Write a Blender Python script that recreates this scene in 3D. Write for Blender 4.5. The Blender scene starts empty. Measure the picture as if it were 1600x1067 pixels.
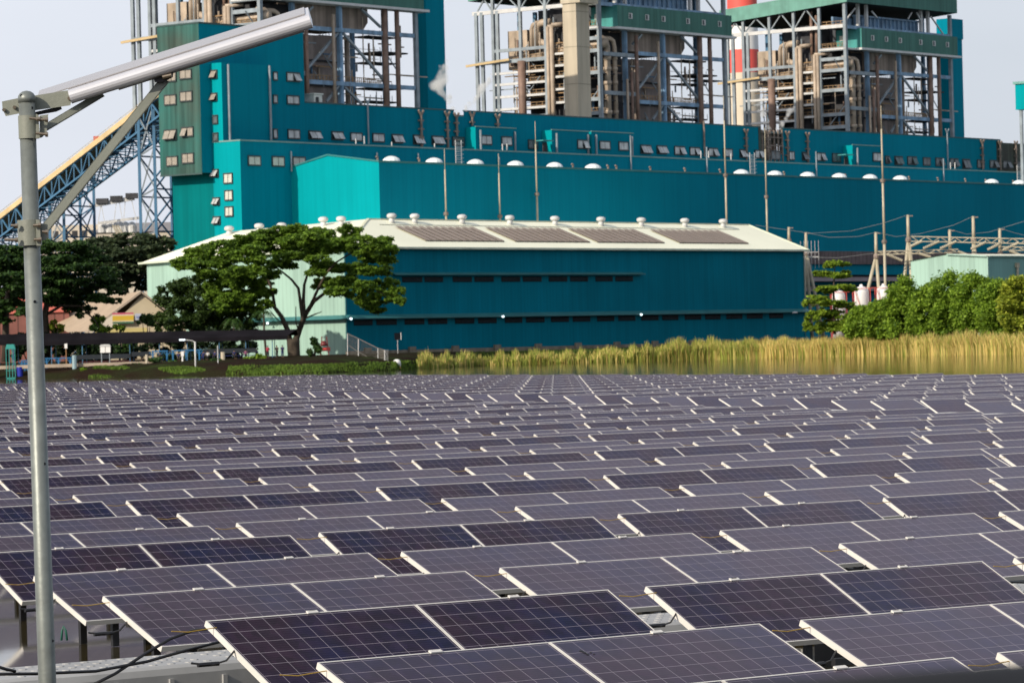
import bpy, math, random
from mathutils import Vector, Matrix
R = math.radians
random.seed(7)
sc = bpy.context.scene
COL = sc.collection

# ------------------------------------------------------------------ camera
F = 5882.7; PI_ = -.0018; RO = .02515; CZ = 2.709      # focal length in px of a 1600 px frame, pitch, roll, height over water
cp, sp, cr, sr = math.cos(PI_), math.sin(PI_), math.cos(RO), math.sin(RO)
Xa = Vector((1, 0, 0)); Ua = Vector((0, sp, cp)); Fa = Vector((0, cp, -sp))
cr_ = Xa*cr - Ua*sr; cu_ = Xa*sr + Ua*cr
cd = bpy.data.cameras.new('camera'); cam = bpy.data.objects.new('camera', cd); COL.objects.link(cam)
m = Matrix((cr_, cu_, -Fa)).transposed().to_4x4(); m.translation = (0, 0, CZ); cam.matrix_world = m
cd.sensor_width = 36; cd.lens = F/1600*36; cd.clip_start = .5; cd.clip_end = 9000
cd.dof.use_dof = True; cd.dof.focus_distance = 27; cd.dof.aperture_fstop = 14
sc.camera = cam

# ------------------------------------------------------------------ light
SUN_AZ = Vector((-.70, -.714, 0)).normalized(); SUN_EL = R(27)
S = Vector((SUN_AZ.x*math.cos(SUN_EL), SUN_AZ.y*math.cos(SUN_EL), math.sin(SUN_EL)))
w = bpy.data.worlds.new('World'); sc.world = w; w.use_nodes = True
nt = w.node_tree; bg = nt.nodes['Background']
sky = nt.nodes.new('ShaderNodeTexSky'); sky.sky_type = 'NISHITA'; sky.sun_disc = False
sky.sun_elevation = SUN_EL; sky.sun_rotation = math.atan2(S.x, S.y)
sky.air_density = 1.0; sky.dust_density = 4.0; sky.ozone_density = 1.5
hs = nt.nodes.new('ShaderNodeMix'); hs.data_type = 'RGBA'; 
mrz = nt.nodes.new('ShaderNodeMapRange'); mrz.inputs[1].default_value = .1; mrz.inputs[2].default_value = .75; mrz.inputs[3].default_value = .86; mrz.inputs[4].default_value = .42   # veil thins out overhead
tcw = nt.nodes.new('ShaderNodeTexCoord'); sxw = nt.nodes.new('ShaderNodeSeparateXYZ'); mrw = nt.nodes.new('ShaderNodeMapRange'); hz = nt.nodes.new('ShaderNodeMix'); hz.data_type = 'RGBA'
mrw.inputs[1].default_value = -.16; mrw.inputs[2].default_value = .16                 # thin cloud veil, brighter towards the sun side
hz.inputs[6].default_value = (8.9, 9.3, 10.3, 1); hz.inputs[7].default_value = (7.2, 7.75, 8.6, 1)
nt.links.new(tcw.outputs['Generated'], sxw.inputs[0]); nt.links.new(sxw.outputs[2], mrz.inputs[0]); nt.links.new(mrz.outputs[0], hs.inputs[0]); nt.links.new(sxw.outputs[0], mrw.inputs[0]); cn = nt.nodes.new('ShaderNodeTexNoise'); cn.inputs['Scale'].default_value = 9; cn.inputs['Detail'].default_value = 4; cm = nt.nodes.new('ShaderNodeMapping'); cm.inputs['Scale'].default_value = (1, 1, 2.6)
nt.links.new(tcw.outputs['Generated'], cm.inputs[0]); nt.links.new(cm.outputs[0], cn.inputs['Vector']); ca = nt.nodes.new('ShaderNodeMath'); ca.operation = 'MULTIPLY_ADD'; ca.inputs[1].default_value = .9; nt.links.new(cn.outputs[0], ca.inputs[0])
cb = nt.nodes.new('ShaderNodeMath'); cb.operation = 'SUBTRACT'; cb.inputs[1].default_value = .45; nt.links.new(mrw.outputs[0], cb.inputs[0]); nt.links.new(cb.outputs[0], ca.inputs[2]); nt.links.new(ca.outputs[0], hz.inputs[0]); nt.links.new(hz.outputs[2], hs.inputs[7])
nt.links.new(sky.outputs[0], hs.inputs[6]); nt.links.new(hs.outputs[2], bg.inputs[0])
bg.inputs[1].default_value = .1
ld = bpy.data.lights.new('sun', 'SUN'); ld.energy = 4.4; ld.angle = R(.6); ld.color = (1, .88, .72)
lo = bpy.data.objects.new('sun', ld); COL.objects.link(lo); lo.rotation_euler = S.to_track_quat('Z', 'Y').to_euler(); lo.location = (-50, 0, 80)
sc.view_settings.view_transform = 'Standard'; sc.view_settings.look = 'None'
sc.view_settings.gamma = 1; sc.view_settings.exposure = 0
sc.cycles.max_bounces = 6; sc.cycles.volume_bounces = 4

# ------------------------------------------------------------------ helpers
def ray(x, y):
    a = (x-800)/F; b = -(y-533.5)/F
    X = a*cr + b*sr; U = -a*sr + b*cr
    return Vector((X, cp+U*sp, -sp+U*cp))
def atD(x, y, D):
    r = ray(x, y); r = r*(D/r.y); return Vector((r.x, r.y, r.z+CZ))
class Frame:
    def __init__(s, o, ang):
        s.o = Vector(o); s.a = Vector((math.cos(ang), math.sin(ang), 0)); s.b = Vector((-math.sin(ang), math.cos(ang), 0)); s.ang = ang
    def w(s, x, y, z): return s.o + s.a*x + s.b*y + Vector((0, 0, z))
    def front(s, px, py, t):           # a ray met with the vertical plane t
        r = ray(px, py); c = Vector((0, 0, CZ)) - s.o
        k = (t - c.dot(s.b))/r.dot(s.b); p = c + r*k
        return p.dot(s.a), p.z
    def side(s, px, py, x):            # a ray met with the vertical plane s
        r = ray(px, py); c = Vector((0, 0, CZ)) - s.o
        k = (x - c.dot(s.a))/r.dot(s.a); p = c + r*k
        return p.dot(s.b), p.z
ID = Frame((0, 0, 0), 0)
MI = {}
def empty(name, loc, rz=0, label=None, cat=None, group=None):
    o = bpy.data.objects.new(name, None); COL.objects.link(o); o.location = loc; o.rotation_euler = (0, 0, rz); o.empty_display_size = .3
    MI[o.name] = (Matrix.Translation(Vector(loc)) @ Matrix.Rotation(rz, 4, 'Z')).inverted()
    tag(o, label, cat, group); return o
def tag(o, label=None, cat=None, group=None, kind=None):
    if label: o['label'] = label
    if cat: o['category'] = cat
    if group: o['group'] = group
    if kind: o['kind'] = kind
    return o
class MB:
    def __init__(s, fr=ID): s.v = []; s.f = []; s.m = []; s.fr = fr; s.mi = 0
    def add(s, vs, fs):
        n = len(s.v); s.v += [s.fr.w(*p) for p in vs]
        s.f += [[i+n for i in f] for f in fs]; s.m += [s.mi]*len(fs)
    def box(s, x0, x1, y0, y1, z0, z1):
        if x0 > x1: x0, x1 = x1, x0
        if y0 > y1: y0, y1 = y1, y0
        if z0 > z1: z0, z1 = z1, z0
        s.add([(x0,y0,z0),(x1,y0,z0),(x1,y1,z0),(x0,y1,z0),(x0,y0,z1),(x1,y0,z1),(x1,y1,z1),(x0,y1,z1)],
              [(0,3,2,1),(4,5,6,7),(0,1,5,4),(1,2,6,5),(2,3,7,6),(3,0,4,7)])
    def quad(s, *p): s.add(p, [tuple(range(len(p)))])
    def prism(s, pts, axis, a, b):     # polygon given in the other two axes, swept along axis from a to b
        n = len(pts)
        def mk(p, k):
            return (k, p[0], p[1]) if axis == 0 else (p[0], k, p[1]) if axis == 1 else (p[0], p[1], k)
        s.add([mk(p, a) for p in pts]+[mk(p, b) for p in pts],
              [tuple(range(n))[::-1], tuple(range(n, 2*n))]+[(i, (i+1) % n, n+(i+1) % n, n+i) for i in range(n)])
    def tube(s, p, q, r, r2=None, n=8, caps=True):
        p = Vector(p); q = Vector(q); r2 = r if r2 is None else r2
        d = (q-p).normalized(); u = d.cross(Vector((0, 0, 1)) if abs(d.z) < .9 else Vector((1, 0, 0))).normalized(); v = d.cross(u)
        vs = [p+(u*math.cos(2*math.pi*i/n)+v*math.sin(2*math.pi*i/n))*r for i in range(n)]
        vs += [q+(u*math.cos(2*math.pi*i/n)+v*math.sin(2*math.pi*i/n))*r2 for i in range(n)]
        fs = [(i, (i+1) % n, n+(i+1) % n, n+i) for i in range(n)]
        if caps: fs += [tuple(range(n))[::-1], tuple(range(n, 2*n))]
        s.add(vs, fs)
    def path(s, pts, r, n=7):
        pts = [Vector(p) for p in pts]; rings = []; vs = []; fs = []
        ref = None
        for i, p in enumerate(pts):
            d = ((pts[i+1] if i < len(pts)-1 else p)-(pts[i-1] if i else p)).normalized()
            if ref is None: ref = d.cross(Vector((0, 0, 1)) if abs(d.z) < .9 else Vector((1, 0, 0))).normalized()
            u = (ref-d*ref.dot(d)).normalized(); ref = u; v = d.cross(u)
            rr = r[i] if isinstance(r, (list, tuple)) else r
            vs += [p+(u*math.cos(2*math.pi*k/n)+v*math.sin(2*math.pi*k/n))*rr for k in range(n)]
        for i in range(len(pts)-1):
            fs += [(i*n+k, i*n+(k+1) % n, (i+1)*n+(k+1) % n, (i+1)*n+k) for k in range(n)]
        fs += [tuple(range(n))[::-1], tuple(range((len(pts)-1)*n, len(pts)*n))]
        s.add(vs, fs)
    def beam(s, p, q, wd, h=None):     # rectangular bar between two points
        p = Vector(p); q = Vector(q); h = h or wd; d = (q-p).normalized()
        u = d.cross(Vector((0, 0, 1)) if abs(d.z) < .95 else Vector((1, 0, 0))).normalized(); v = u.cross(d)
        vs = [c+u*a*wd/2+v*b*h/2 for c in (p, q) for a, b in ((-1,-1),(1,-1),(1,1),(-1,1))]
        s.add(vs, [(0,1,2,3),(7,6,5,4),(0,4,5,1),(1,5,6,2),(2,6,7,3),(3,7,4,0)])
    def lathe(s, c, prof, n=16):       # prof: list of (radius, z)
        vs = [(c[0]+r*math.cos(2*math.pi*k/n), c[1]+r*math.sin(2*math.pi*k/n), c[2]+z) for r, z in prof for k in range(n)]
        m_ = len(prof)
        fs = [(i*n+k, i*n+(k+1) % n, (i+1)*n+(k+1) % n, (i+1)*n+k) for i in range(m_-1) for k in range(n)]
        fs += [tuple(range(n))[::-1], tuple(range((m_-1)*n, m_*n))]
        s.add(vs, fs)
    def build(s, name, mat, parent=None, smooth=False):
        me = bpy.data.meshes.new(name); v = s.v
        if parent is not None: mi = MI[parent.name]; v = [mi @ p for p in v]
        me.from_pydata([tuple(p) for p in v], [], s.f)
        for k in (mat if isinstance(mat, (list, tuple)) else [mat]): me.materials.append(k)
        me.polygons.foreach_set('material_index', s.m)
        if smooth: me.polygons.foreach_set('use_smooth', [True]*len(s.f))
        me.update()
        o = bpy.data.objects.new(name, me); COL.objects.link(o)
        if parent is not None: o.parent = parent; MI[o.name] = MI[parent.name]
        else: MI[o.name] = Matrix()
        return o
def kids(o, cache={}): return list(o.children)
def copy_tree(o, parent=None):
    c = o.copy(); COL.objects.link(c); c.parent = parent
    for ch in o.children: copy_tree(ch, c)
    return c

# ------------------------------------------------------------------ materials
def nodes(name):
    mt = bpy.data.materials.new(name); mt.use_nodes = True; t = mt.node_tree
    return mt, t, t.nodes['Principled BSDF'], t.nodes.new, t.links.new
def M(name, col, rough=.6, metal=0., var=.15, vs=.4, streak=0., ribs=0., ribd=.12, bump=0., bs=3., col2=None, spec=.5, island=0.):
    mt, t, b, N, L = nodes(name)
    b.inputs['Roughness'].default_value = rough; b.inputs['Metallic'].default_value = metal; b.inputs['Specular IOR Level'].default_value = spec
    tc = N('ShaderNodeTexCoord')
    nz = N('ShaderNodeTexNoise'); nz.inputs['Scale'].default_value = vs; nz.inputs['Detail'].default_value = 6; L(tc.outputs['Object'], nz.inputs['Vector'])
    ra = N('ShaderNodeMapRange'); ra.inputs[1].default_value = .3; ra.inputs[2].default_value = .7; L(nz.outputs[0], ra.inputs[0])
    mx = N('ShaderNodeMix'); mx.data_type = 'RGBA'; L(ra.outputs[0], mx.inputs[0])
    mx.inputs[6].default_value = [c*(1-var) for c in col]+[1]
    mx.inputs[7].default_value = (list(col2) if col2 else [min(1, c*(1+var)) for c in col])+[1]
    out = mx.outputs[2]
    def mul(out, fac, lo):
        q = N('ShaderNodeMapRange'); q.inputs[1].default_value = 0; q.inputs[2].default_value = 1; q.inputs[3].default_value = lo; q.inputs[4].default_value = 1; L(fac, q.inputs[0])
        h = N('ShaderNodeMix'); h.data_type = 'RGBA'; h.blend_type = 'MULTIPLY'; h.inputs[0].default_value = 1; L(out, h.inputs[6]); L(q.outputs[0], h.inputs[7]); return h.outputs[2]
    if streak:
        mp = N('ShaderNodeMapping'); mp.inputs['Scale'].default_value = (1.1, 1.1, .06); L(tc.outputs['Object'], mp.inputs[0])
        n2 = N('ShaderNodeTexNoise'); n2.inputs['Scale'].default_value = .7; n2.inputs['Detail'].default_value = 5; L(mp.outputs[0], n2.inputs['Vector'])
        r2 = N('ShaderNodeMapRange'); r2.inputs[1].default_value = .35; r2.inputs[2].default_value = .6; L(n2.outputs[0], r2.inputs[0])
        out = mul(out, r2.outputs[0], 1-streak)
    if ribs:
        sx = N('ShaderNodeSeparateXYZ'); L(tc.outputs['Object'], sx.inputs[0])
        ad = N('ShaderNodeMath'); ad.operation = 'ADD'; L(sx.outputs[0], ad.inputs[0]); L(sx.outputs[1], ad.inputs[1])
        mu = N('ShaderNodeMath'); mu.operation = 'MULTIPLY'; mu.inputs[1].default_value = 1/ribs; L(ad.outputs[0], mu.inputs[0])
        fr = N('ShaderNodeMath'); fr.operation = 'FRACT'; L(mu.outputs[0], fr.inputs[0])
        ls = N('ShaderNodeMath'); ls.operation = 'GREATER_THAN'; ls.inputs[1].default_value = .16; L(fr.outputs[0], ls.inputs[0])
        out = mul(out, ls.outputs[0], 1-ribd)
    if island:
        g = N('ShaderNodeNewGeometry'); out = mul(out, g.outputs['Random Per Island'], 1-island)
    L(out, b.inputs['Base Color'])
    if bump:
        n3 = N('ShaderNodeTexNoise'); n3.inputs['Scale'].default_value = bs; n3.inputs['Detail'].default_value = 5; L(tc.outputs['Object'], n3.inputs['Vector'])
        bp = N('ShaderNodeBump'); bp.inputs['Strength'].default_value = bump; bp.inputs['Distance'].default_value = .05; L(n3.outputs[0], bp.inputs['Height']); L(bp.outputs[0], b.inputs['Normal'])
    return mt
def leafmat(name, c1, c2, vs=.35, trans=.35):
    mt, t, b, N, L = nodes(name)
    tc = N('ShaderNodeTexCoord'); nz = N('ShaderNodeTexNoise'); nz.inputs['Scale'].default_value = vs; nz.inputs['Detail'].default_value = 3; L(tc.outputs['Object'], nz.inputs['Vector'])
    g = N('ShaderNodeNewGeometry'); ad = N('ShaderNodeMath'); ad.operation = 'ADD'; L(nz.outputs[0], ad.inputs[0]); L(g.outputs['Random Per Island'], ad.inputs[1])
    ra = N('ShaderNodeMapRange'); ra.inputs[1].default_value = .45; ra.inputs[2].default_value = 1.35; L(ad.outputs[0], ra.inputs[0])
    mx = N('ShaderNodeMix'); mx.data_type = 'RGBA'; L(ra.outputs[0], mx.inputs[0]); mx.inputs[6].default_value = (*c1, 1); mx.inputs[7].default_value = (*c2, 1)
    L(mx.outputs[2], b.inputs['Base Color']); b.inputs['Roughness'].default_value = .6; b.inputs['Specular IOR Level'].default_value = .3
    tr = N('ShaderNodeBsdfTranslucent'); L(mx.outputs[2], tr.inputs[0]); ms = N('ShaderNodeMixShader'); ms.inputs[0].default_value = trans
    L(b.outputs[0], ms.inputs[1]); L(tr.outputs[0], ms.inputs[2]); L(ms.outputs[0], t.nodes['Material Output'].inputs[0]); return mt
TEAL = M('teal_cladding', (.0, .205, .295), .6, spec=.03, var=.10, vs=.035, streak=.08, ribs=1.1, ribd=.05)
TEAL_SUN = M('sunlit_teal_cladding', (.0, .30, .345), .6, spec=.04, var=.07, vs=.05, streak=.08, ribs=1.1, ribd=.05)  # same cladding, colour brightened for the sun-facing sides
TEAL_D = M('weathered_teal_cladding', (.10, .135, .115), .7, spec=.1, var=.25, vs=.09, streak=.4, ribs=1.1, col2=(.035, .17, .155))
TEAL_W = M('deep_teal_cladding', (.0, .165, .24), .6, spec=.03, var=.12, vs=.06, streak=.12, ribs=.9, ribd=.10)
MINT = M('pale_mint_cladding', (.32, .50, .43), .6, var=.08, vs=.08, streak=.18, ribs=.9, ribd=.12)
MINT_D = M('shaded_mint_cladding', (.16, .36, .33), .6, var=.08, vs=.08, streak=.12, ribs=.9, ribd=.1)  # mint copy with shade put into its colour, for the shed front
GREEN = M('dull_green_cladding', (.07, .19, .16), .6, spec=.15, var=.12, vs=.08, streak=.25, ribs=1.3)
CREAM = M('cream_roof_sheet', (.86, .87, .70), .55, var=.06, vs=.07, ribs=.8, ribd=.05)
STAIN = M('rust_stained_cladding', (.10, .16, .12), .7, var=.5, vs=.25, streak=.6, col2=(.06, .06, .045))
STEEL = M('grey_blue_steel', (.26, .31, .35), .6, var=.25, vs=.4, streak=.2)
BLUE = M('blue_painted_steel', (.06, .17, .30), .5, var=.2, vs=.3)
LBLUE = M('light_blue_girder', (.20, .34, .50), .5, var=.3, vs=.4, streak=.4)
CONC = M('concrete_shaft', (.50, .44, .34), .8, var=.1, vs=.1, streak=.2)
DUCT = M('beige_insulated_duct', (.43, .35, .27), .5, var=.22, vs=.5, streak=.3)
BROWN = M('brown_pipe', (.20, .13, .10), .6, var=.3, vs=.6)
FURN = M('furnace_casing', (.36, .29, .24), .65, var=.18, vs=.3, streak=.4, ribs=2.6)
DARK = M('dark_platform', (.05, .052, .058), .8, spec=.15, var=.4, vs=.5)
RAIL = M('ochre_railing', (.28, .18, .09), .6, var=.3, vs=.6)
PALEM = M('pale_metal', (.55, .56, .56), .45, var=.12, vs=.6)
WFRAME = M('dark_window_frame', (.03, .045, .05), .5)
WPANE = M('milky_window_pane', (.56, .58, .58), .25, var=.25, vs=.6, streak=.3)
WBLIND = M('pleated_blind_window', (.55, .56, .50), .5, var=.1, vs=2, ribs=.35, ribd=.35)
WDARK = M('dark_window_pane', (.10, .12, .13), .25, var=.4, vs=1.0)
DOME = M('white_fibreglass_dome', (.74, .80, .82), .35, var=.05, vs=.6)
RUST = M('rusty_pipe', (.20, .16, .135), .7, var=.4, vs=1)
POLEM = M('pale_mast_steel', (.42, .38, .28), .5, var=.2, vs=.5)
BLACK = M('black_void', (.006, .008, .012), .8, spec=.08)
ROOFPV = M('roof_solar_module', (.30, .24, .20), .5, spec=.2, var=.06, vs=.3)
RED = M('red_paint', (.55, .07, .05), .5); WHITE = M('white_paint', (.75, .75, .74), .5, var=.05)
REDST = M('chimney_red', (.72, .10, .08), .6, var=.06, vs=.1); CHCON = M('chimney_concrete', (.60, .53, .42), .8, var=.08, vs=.06)
YEL = M('yellow_gallery_roof', (.62, .47, .25), .5, var=.15, vs=.3)
BARK = M('tree_bark', (.055, .042, .03), .9, var=.3, vs=2, bump=.5)

# ------------------------------------------------------------------ setting: water, ground, banks
def mwater():
    mt, t, b, N, L = nodes('pond_water')
    b.inputs['Base Color'].default_value = (.045, .036, .016, 1); b.inputs['Roughness'].default_value = .055; b.inputs['IOR'].default_value = 1.33
    tc = N('ShaderNodeTexCoord'); mp = N('ShaderNodeMapping'); mp.inputs['Scale'].default_value = (1.4, .5, 1); L(tc.outputs['Object'], mp.inputs[0])
    n = N('ShaderNodeTexNoise'); n.inputs['Scale'].default_value = 1.2; n.inputs['Detail'].default_value = 3; L(mp.outputs[0], n.inputs['Vector'])
    bp = N('ShaderNodeBump'); bp.inputs['Strength'].default_value = .2; bp.inputs['Distance'].default_value = .005; L(n.outputs[0], bp.inputs['Height']); L(bp.outputs[0], b.inputs['Normal'])
    return mt
b = MB(); b.quad((-4000, -300, 0), (4000, -300, 0), (4000, 760, 0), (-4000, 760, 0))
tag(b.build('water', mwater()), kind='structure')
SHORE = [(-4000, 640), (-400, 620), (-110, 590), (-68, 556), (-45, 530), (-26, 508), (-16.7, 535), (-9, 585), (-5.3, 612), (15, 618), (33, 624), (60, 590), (71, 521), (105, 470), (400, 430), (4000, 430)]
def shore(x):
    for (x0, y0), (x1, y1) in zip(SHORE, SHORE[1:]):
        if x0 <= x <= x1: return y0+(y1-y0)*(x-x0)/(x1-x0)
    return 500
def gz(x, y):
    d = y-shore(x); pr = [(-40, -3), (0, -.12), (1.5, .35), (5, 1.1), (12, 1.7), (26, 2.05), (80, 2.4), (1e5, 2.4)]
    if d <= -40: return -3
    for (a, za), (c, zc) in zip(pr, pr[1:]):
        if a <= d <= c: return za+(zc-za)*(d-a)/(c-a)
    return 2.4
def mground():
    mt, t, b, N, L = nodes('bank_soil_and_grass')
    tc = N('ShaderNodeTexCoord'); n = N('ShaderNodeTexNoise'); n.inputs['Scale'].default_value = .12; n.inputs['Detail'].default_value = 7; L(tc.outputs['Object'], n.inputs['Vector'])
    r = N('ShaderNodeValToRGB'); e = r.color_ramp.elements; e[0].position = .42; e[0].color = (.020, .012, .008, 1); e[1].position = .62; e[1].color = (.020, .024, .009, 1)
    k = e.new(.78); k.color = (.05, .08, .015, 1); L(n.outputs[0], r.inputs[0]); L(r.outputs[0], b.inputs['Base Color']); b.inputs['Roughness'].default_value = 1; b.inputs['Specular IOR Level'].default_value = .03
    n2 = N('ShaderNodeTexNoise'); n2.inputs['Scale'].default_value = 2; n2.inputs['Detail'].default_value = 6; L(tc.outputs['Object'], n2.inputs['Vector'])
    bp = N('ShaderNodeBump'); bp.inputs['Strength'].default_value = .8; bp.inputs['Distance'].default_value = .3; L(n2.outputs[0], bp.inputs['Height']); L(bp.outputs[0], b.inputs['Normal']); return mt
GROUND = mground()
xs = [-4000, -1500, -600, -300, -200]+[-150+2.5*i for i in range(121)]+[200, 300, 500, 1200, 4000]
ds = [-40, -8, 0, 1.5, 3, 5, 8, 12, 18, 26, 45, 80, 200, 900, 6000]
b = MB(); vs = []; fs = []
for x in xs:
    for d in ds:
        y = shore(x)+d; vs.append((x, y, gz(x, y)+(random.uniform(-.12, .12) if 0 < d < 30 else 0)))
nd = len(ds)
for i in range(len(xs)-1):
    for j in range(nd-1): fs.append((i*nd+j, (i+1)*nd+j, (i+1)*nd+j+1, i*nd+j+1))
b.add(vs, fs); tag(b.build('ground', GROUND, smooth=True), kind='structure')
b = MB()                                        # near bank the photographer stands on
vs = []; fs = []; ys = [(-300, 1.6), (-3, 1.5), (5, 1.25), (12, .6), (19.9, .25), (21.4, -.5)]
for i in range(41):
    x = -200+i*10
    for y, z in ys: vs.append((x, y, z+random.uniform(-.04, .04)))
for i in range(40):
    for j in range(5): fs.append((i*6+j, (i+1)*6+j, (i+1)*6+j+1, i*6+j+1))
b.add(vs, fs); tag(b.build('near_bank', GROUND, smooth=True), kind='structure')

# ------------------------------------------------------------------ floating solar array
YAW = .672569; AO = (-2.357348, 28.343122); PU, PV, SG = 4.354734, 10.463063, 4.180342
CU = (0, 1.568774, 2.857201); CV = (0, 3.922469, 7.171326); CZZ = (0, -.0506, -.0555); TL = (.490937, .410369, .410369)
ZT = .72
AF = Frame((AO[0], AO[1], 0), YAW)
def unit_uv(k, j):
    g, c = divmod(k, 3)
    return j*PU+g*SG+CU[c], g*PV+CV[c], c
def mpv(name='solar_glass'):
    mt, t, b, N, L = nodes(name)
    uv = N('ShaderNodeUVMap'); sx = N('ShaderNodeSeparateXYZ'); L(uv.outputs[0], sx.inputs[0])
    def math_(op, a, c=None, d=None):
        q = N('ShaderNodeMath'); q.operation = op
        for i, x in enumerate((a, c, d)):
            if x is None: continue
            if isinstance(x, (int, float)): q.inputs[i].default_value = x
            else: L(x, q.inputs[i])
        return q.outputs[0]
    def line(o, wd):
        f = math_('FRACT', o); a = math_('ABSOLUTE', math_('SUBTRACT', f, .5)); return math_('GREATER_THAN', a, .5-wd)
    lx = line(sx.outputs[0], .014); ly = line(sx.outputs[1], .014)
    bx = line(math_('MULTIPLY', sx.outputs[1], 5), .035)
    grid = math_('MAXIMUM', lx, ly)
    oi = N('ShaderNodeObjectInfo')
    cell = N('ShaderNodeTexVoronoi'); cell.inputs['Scale'].default_value = 1.6; L(uv.outputs[0], cell.inputs['Vector'])
    nz = N('ShaderNodeTexNoise'); nz.inputs['Scale'].default_value = .16; nz.noise_dimensions = '4D'; L(uv.outputs[0], nz.inputs['Vector']); L(math_('MULTIPLY', oi.outputs['Random'], 40), nz.inputs['W'])
    c1 = N('ShaderNodeMix'); c1.data_type = 'RGBA'; c1.inputs[6].default_value = (.003, .004, .030, 1); c1.inputs[7].default_value = (.018, .006, .016, 1)
    q = N('ShaderNodeMapRange'); q.inputs[1].default_value = .38; q.inputs[2].default_value = .60; L(nz.outputs[0], q.inputs[0]); L(q.outputs[0], c1.inputs[0])
    sc_ = N('ShaderNodeSeparateColor'); L(cell.outputs['Color'], sc_.inputs[0])
    c2 = N('ShaderNodeMix'); c2.data_type = 'RGBA'; c2.blend_type = 'MULTIPLY'; c2.inputs[0].default_value = 1
    mr = N('ShaderNodeMapRange'); mr.inputs[3].default_value = .75; mr.inputs[4].default_value = 1.3; L(sc_.outputs[0], mr.inputs[0]); L(c1.outputs[2], c2.inputs[6]); L(mr.outputs[0], c2.inputs[7])
    c25 = N('ShaderNodeMix'); c25.data_type = 'RGBA'; L(math_('MULTIPLY', bx, .10), c25.inputs[0]); L(c2.outputs[2], c25.inputs[6]); c25.inputs[7].default_value = (.2, .19, .21, 1)
    c3 = N('ShaderNodeMix'); c3.data_type = 'RGBA'; L(grid, c3.inputs[0]); L(c25.outputs[2], c3.inputs[6]); c3.inputs[7].default_value = (.26, .23, .27, 1)
    # thin film of dust and dried spots, plus grazing sheen mixed into the colour
    dn = N('ShaderNodeTexNoise'); dn.inputs['Scale'].default_value = .9; dn.inputs['Detail'].default_value = 8; dn.noise_dimensions = '4D'; L(uv.outputs[0], dn.inputs['Vector']); L(math_('MULTIPLY', oi.outputs['Random'], 90), dn.inputs['W'])
    dm = N('ShaderNodeMapRange'); dm.inputs[1].default_value = .45; dm.inputs[2].default_value = .8; dm.inputs[3].default_value = -.01; dm.inputs[4].default_value = .055; L(dn.outputs[0], dm.inputs[0])
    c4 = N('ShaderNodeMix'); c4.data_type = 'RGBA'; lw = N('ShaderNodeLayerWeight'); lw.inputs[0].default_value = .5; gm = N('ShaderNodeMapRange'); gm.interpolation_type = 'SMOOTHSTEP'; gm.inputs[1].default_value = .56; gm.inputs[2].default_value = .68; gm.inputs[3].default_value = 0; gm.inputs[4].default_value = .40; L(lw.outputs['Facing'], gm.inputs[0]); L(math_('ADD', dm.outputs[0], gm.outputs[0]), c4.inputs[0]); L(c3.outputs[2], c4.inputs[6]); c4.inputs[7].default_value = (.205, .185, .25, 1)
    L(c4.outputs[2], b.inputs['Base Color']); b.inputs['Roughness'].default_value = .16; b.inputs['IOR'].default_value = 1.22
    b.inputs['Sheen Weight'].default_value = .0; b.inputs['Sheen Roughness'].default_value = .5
    return mt
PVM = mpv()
ALU = M('panel_frame_aluminium', (.72, .70, .66), .4, metal=.15, var=.06, vs=2)
HDPE = M('weathered_float_plastic', (.33, .335, .335), .55, var=.12, vs=2, bump=.1)
HDPW = M('white_walkway_plastic', (.62, .62, .60), .5, var=.08, vs=1.5)
BLK = M('black_bracket', (.012, .012, .014), .5)
CABK = M('black_cable_rubber', (.01, .01, .012), .45); CABY = M('yellow_earth_cable', (.45, .28, .03), .5)
def pv_mesh():
    me = bpy.data.meshes.new('solar_panel'); W, H, f = 1.972, .99, .011
    me.from_pydata([(f, -H+f, -.003), (W-f, -H+f, -.003), (W-f, -f, -.003), (f, -f, -.003)], [], [(0, 1, 2, 3)])
    u = me.uv_layers.new(name='UVMap'); mg = .11
    for i, c in enumerate(((-mg, -mg), (12+mg, -mg), (12+mg, 6+mg), (-mg, 6+mg))): u.data[i].uv = c
    me.materials.append(PVM); me.update(); return me
def frame_mb(W=1.972, H=.99, f=.011, th=.048):
    b = MB()
    b.box(0, W, -f, 0, -th, 0); b.box(0, W, -H, -H+f, -th, 0); b.box(0, f, -H+f, -f, -th, 0); b.box(W-f, W, -H+f, -f, -th, 0)
    b.mi = 1; b.quad((f, -f, -.012), (W-f, -f, -.012), (W-f, -H+f, -.012), (f, -H+f, -.012)); return b
me_pv = pv_mesh()
def mesh_of(b, name, mats, smooth=False):
    o = b.build(name, mats, smooth=smooth); me = o.data; bpy.data.objects.remove(o); return me
me_fr = mesh_of(frame_mb(), 'frame', [ALU, HDPW])
protos = {}
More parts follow.
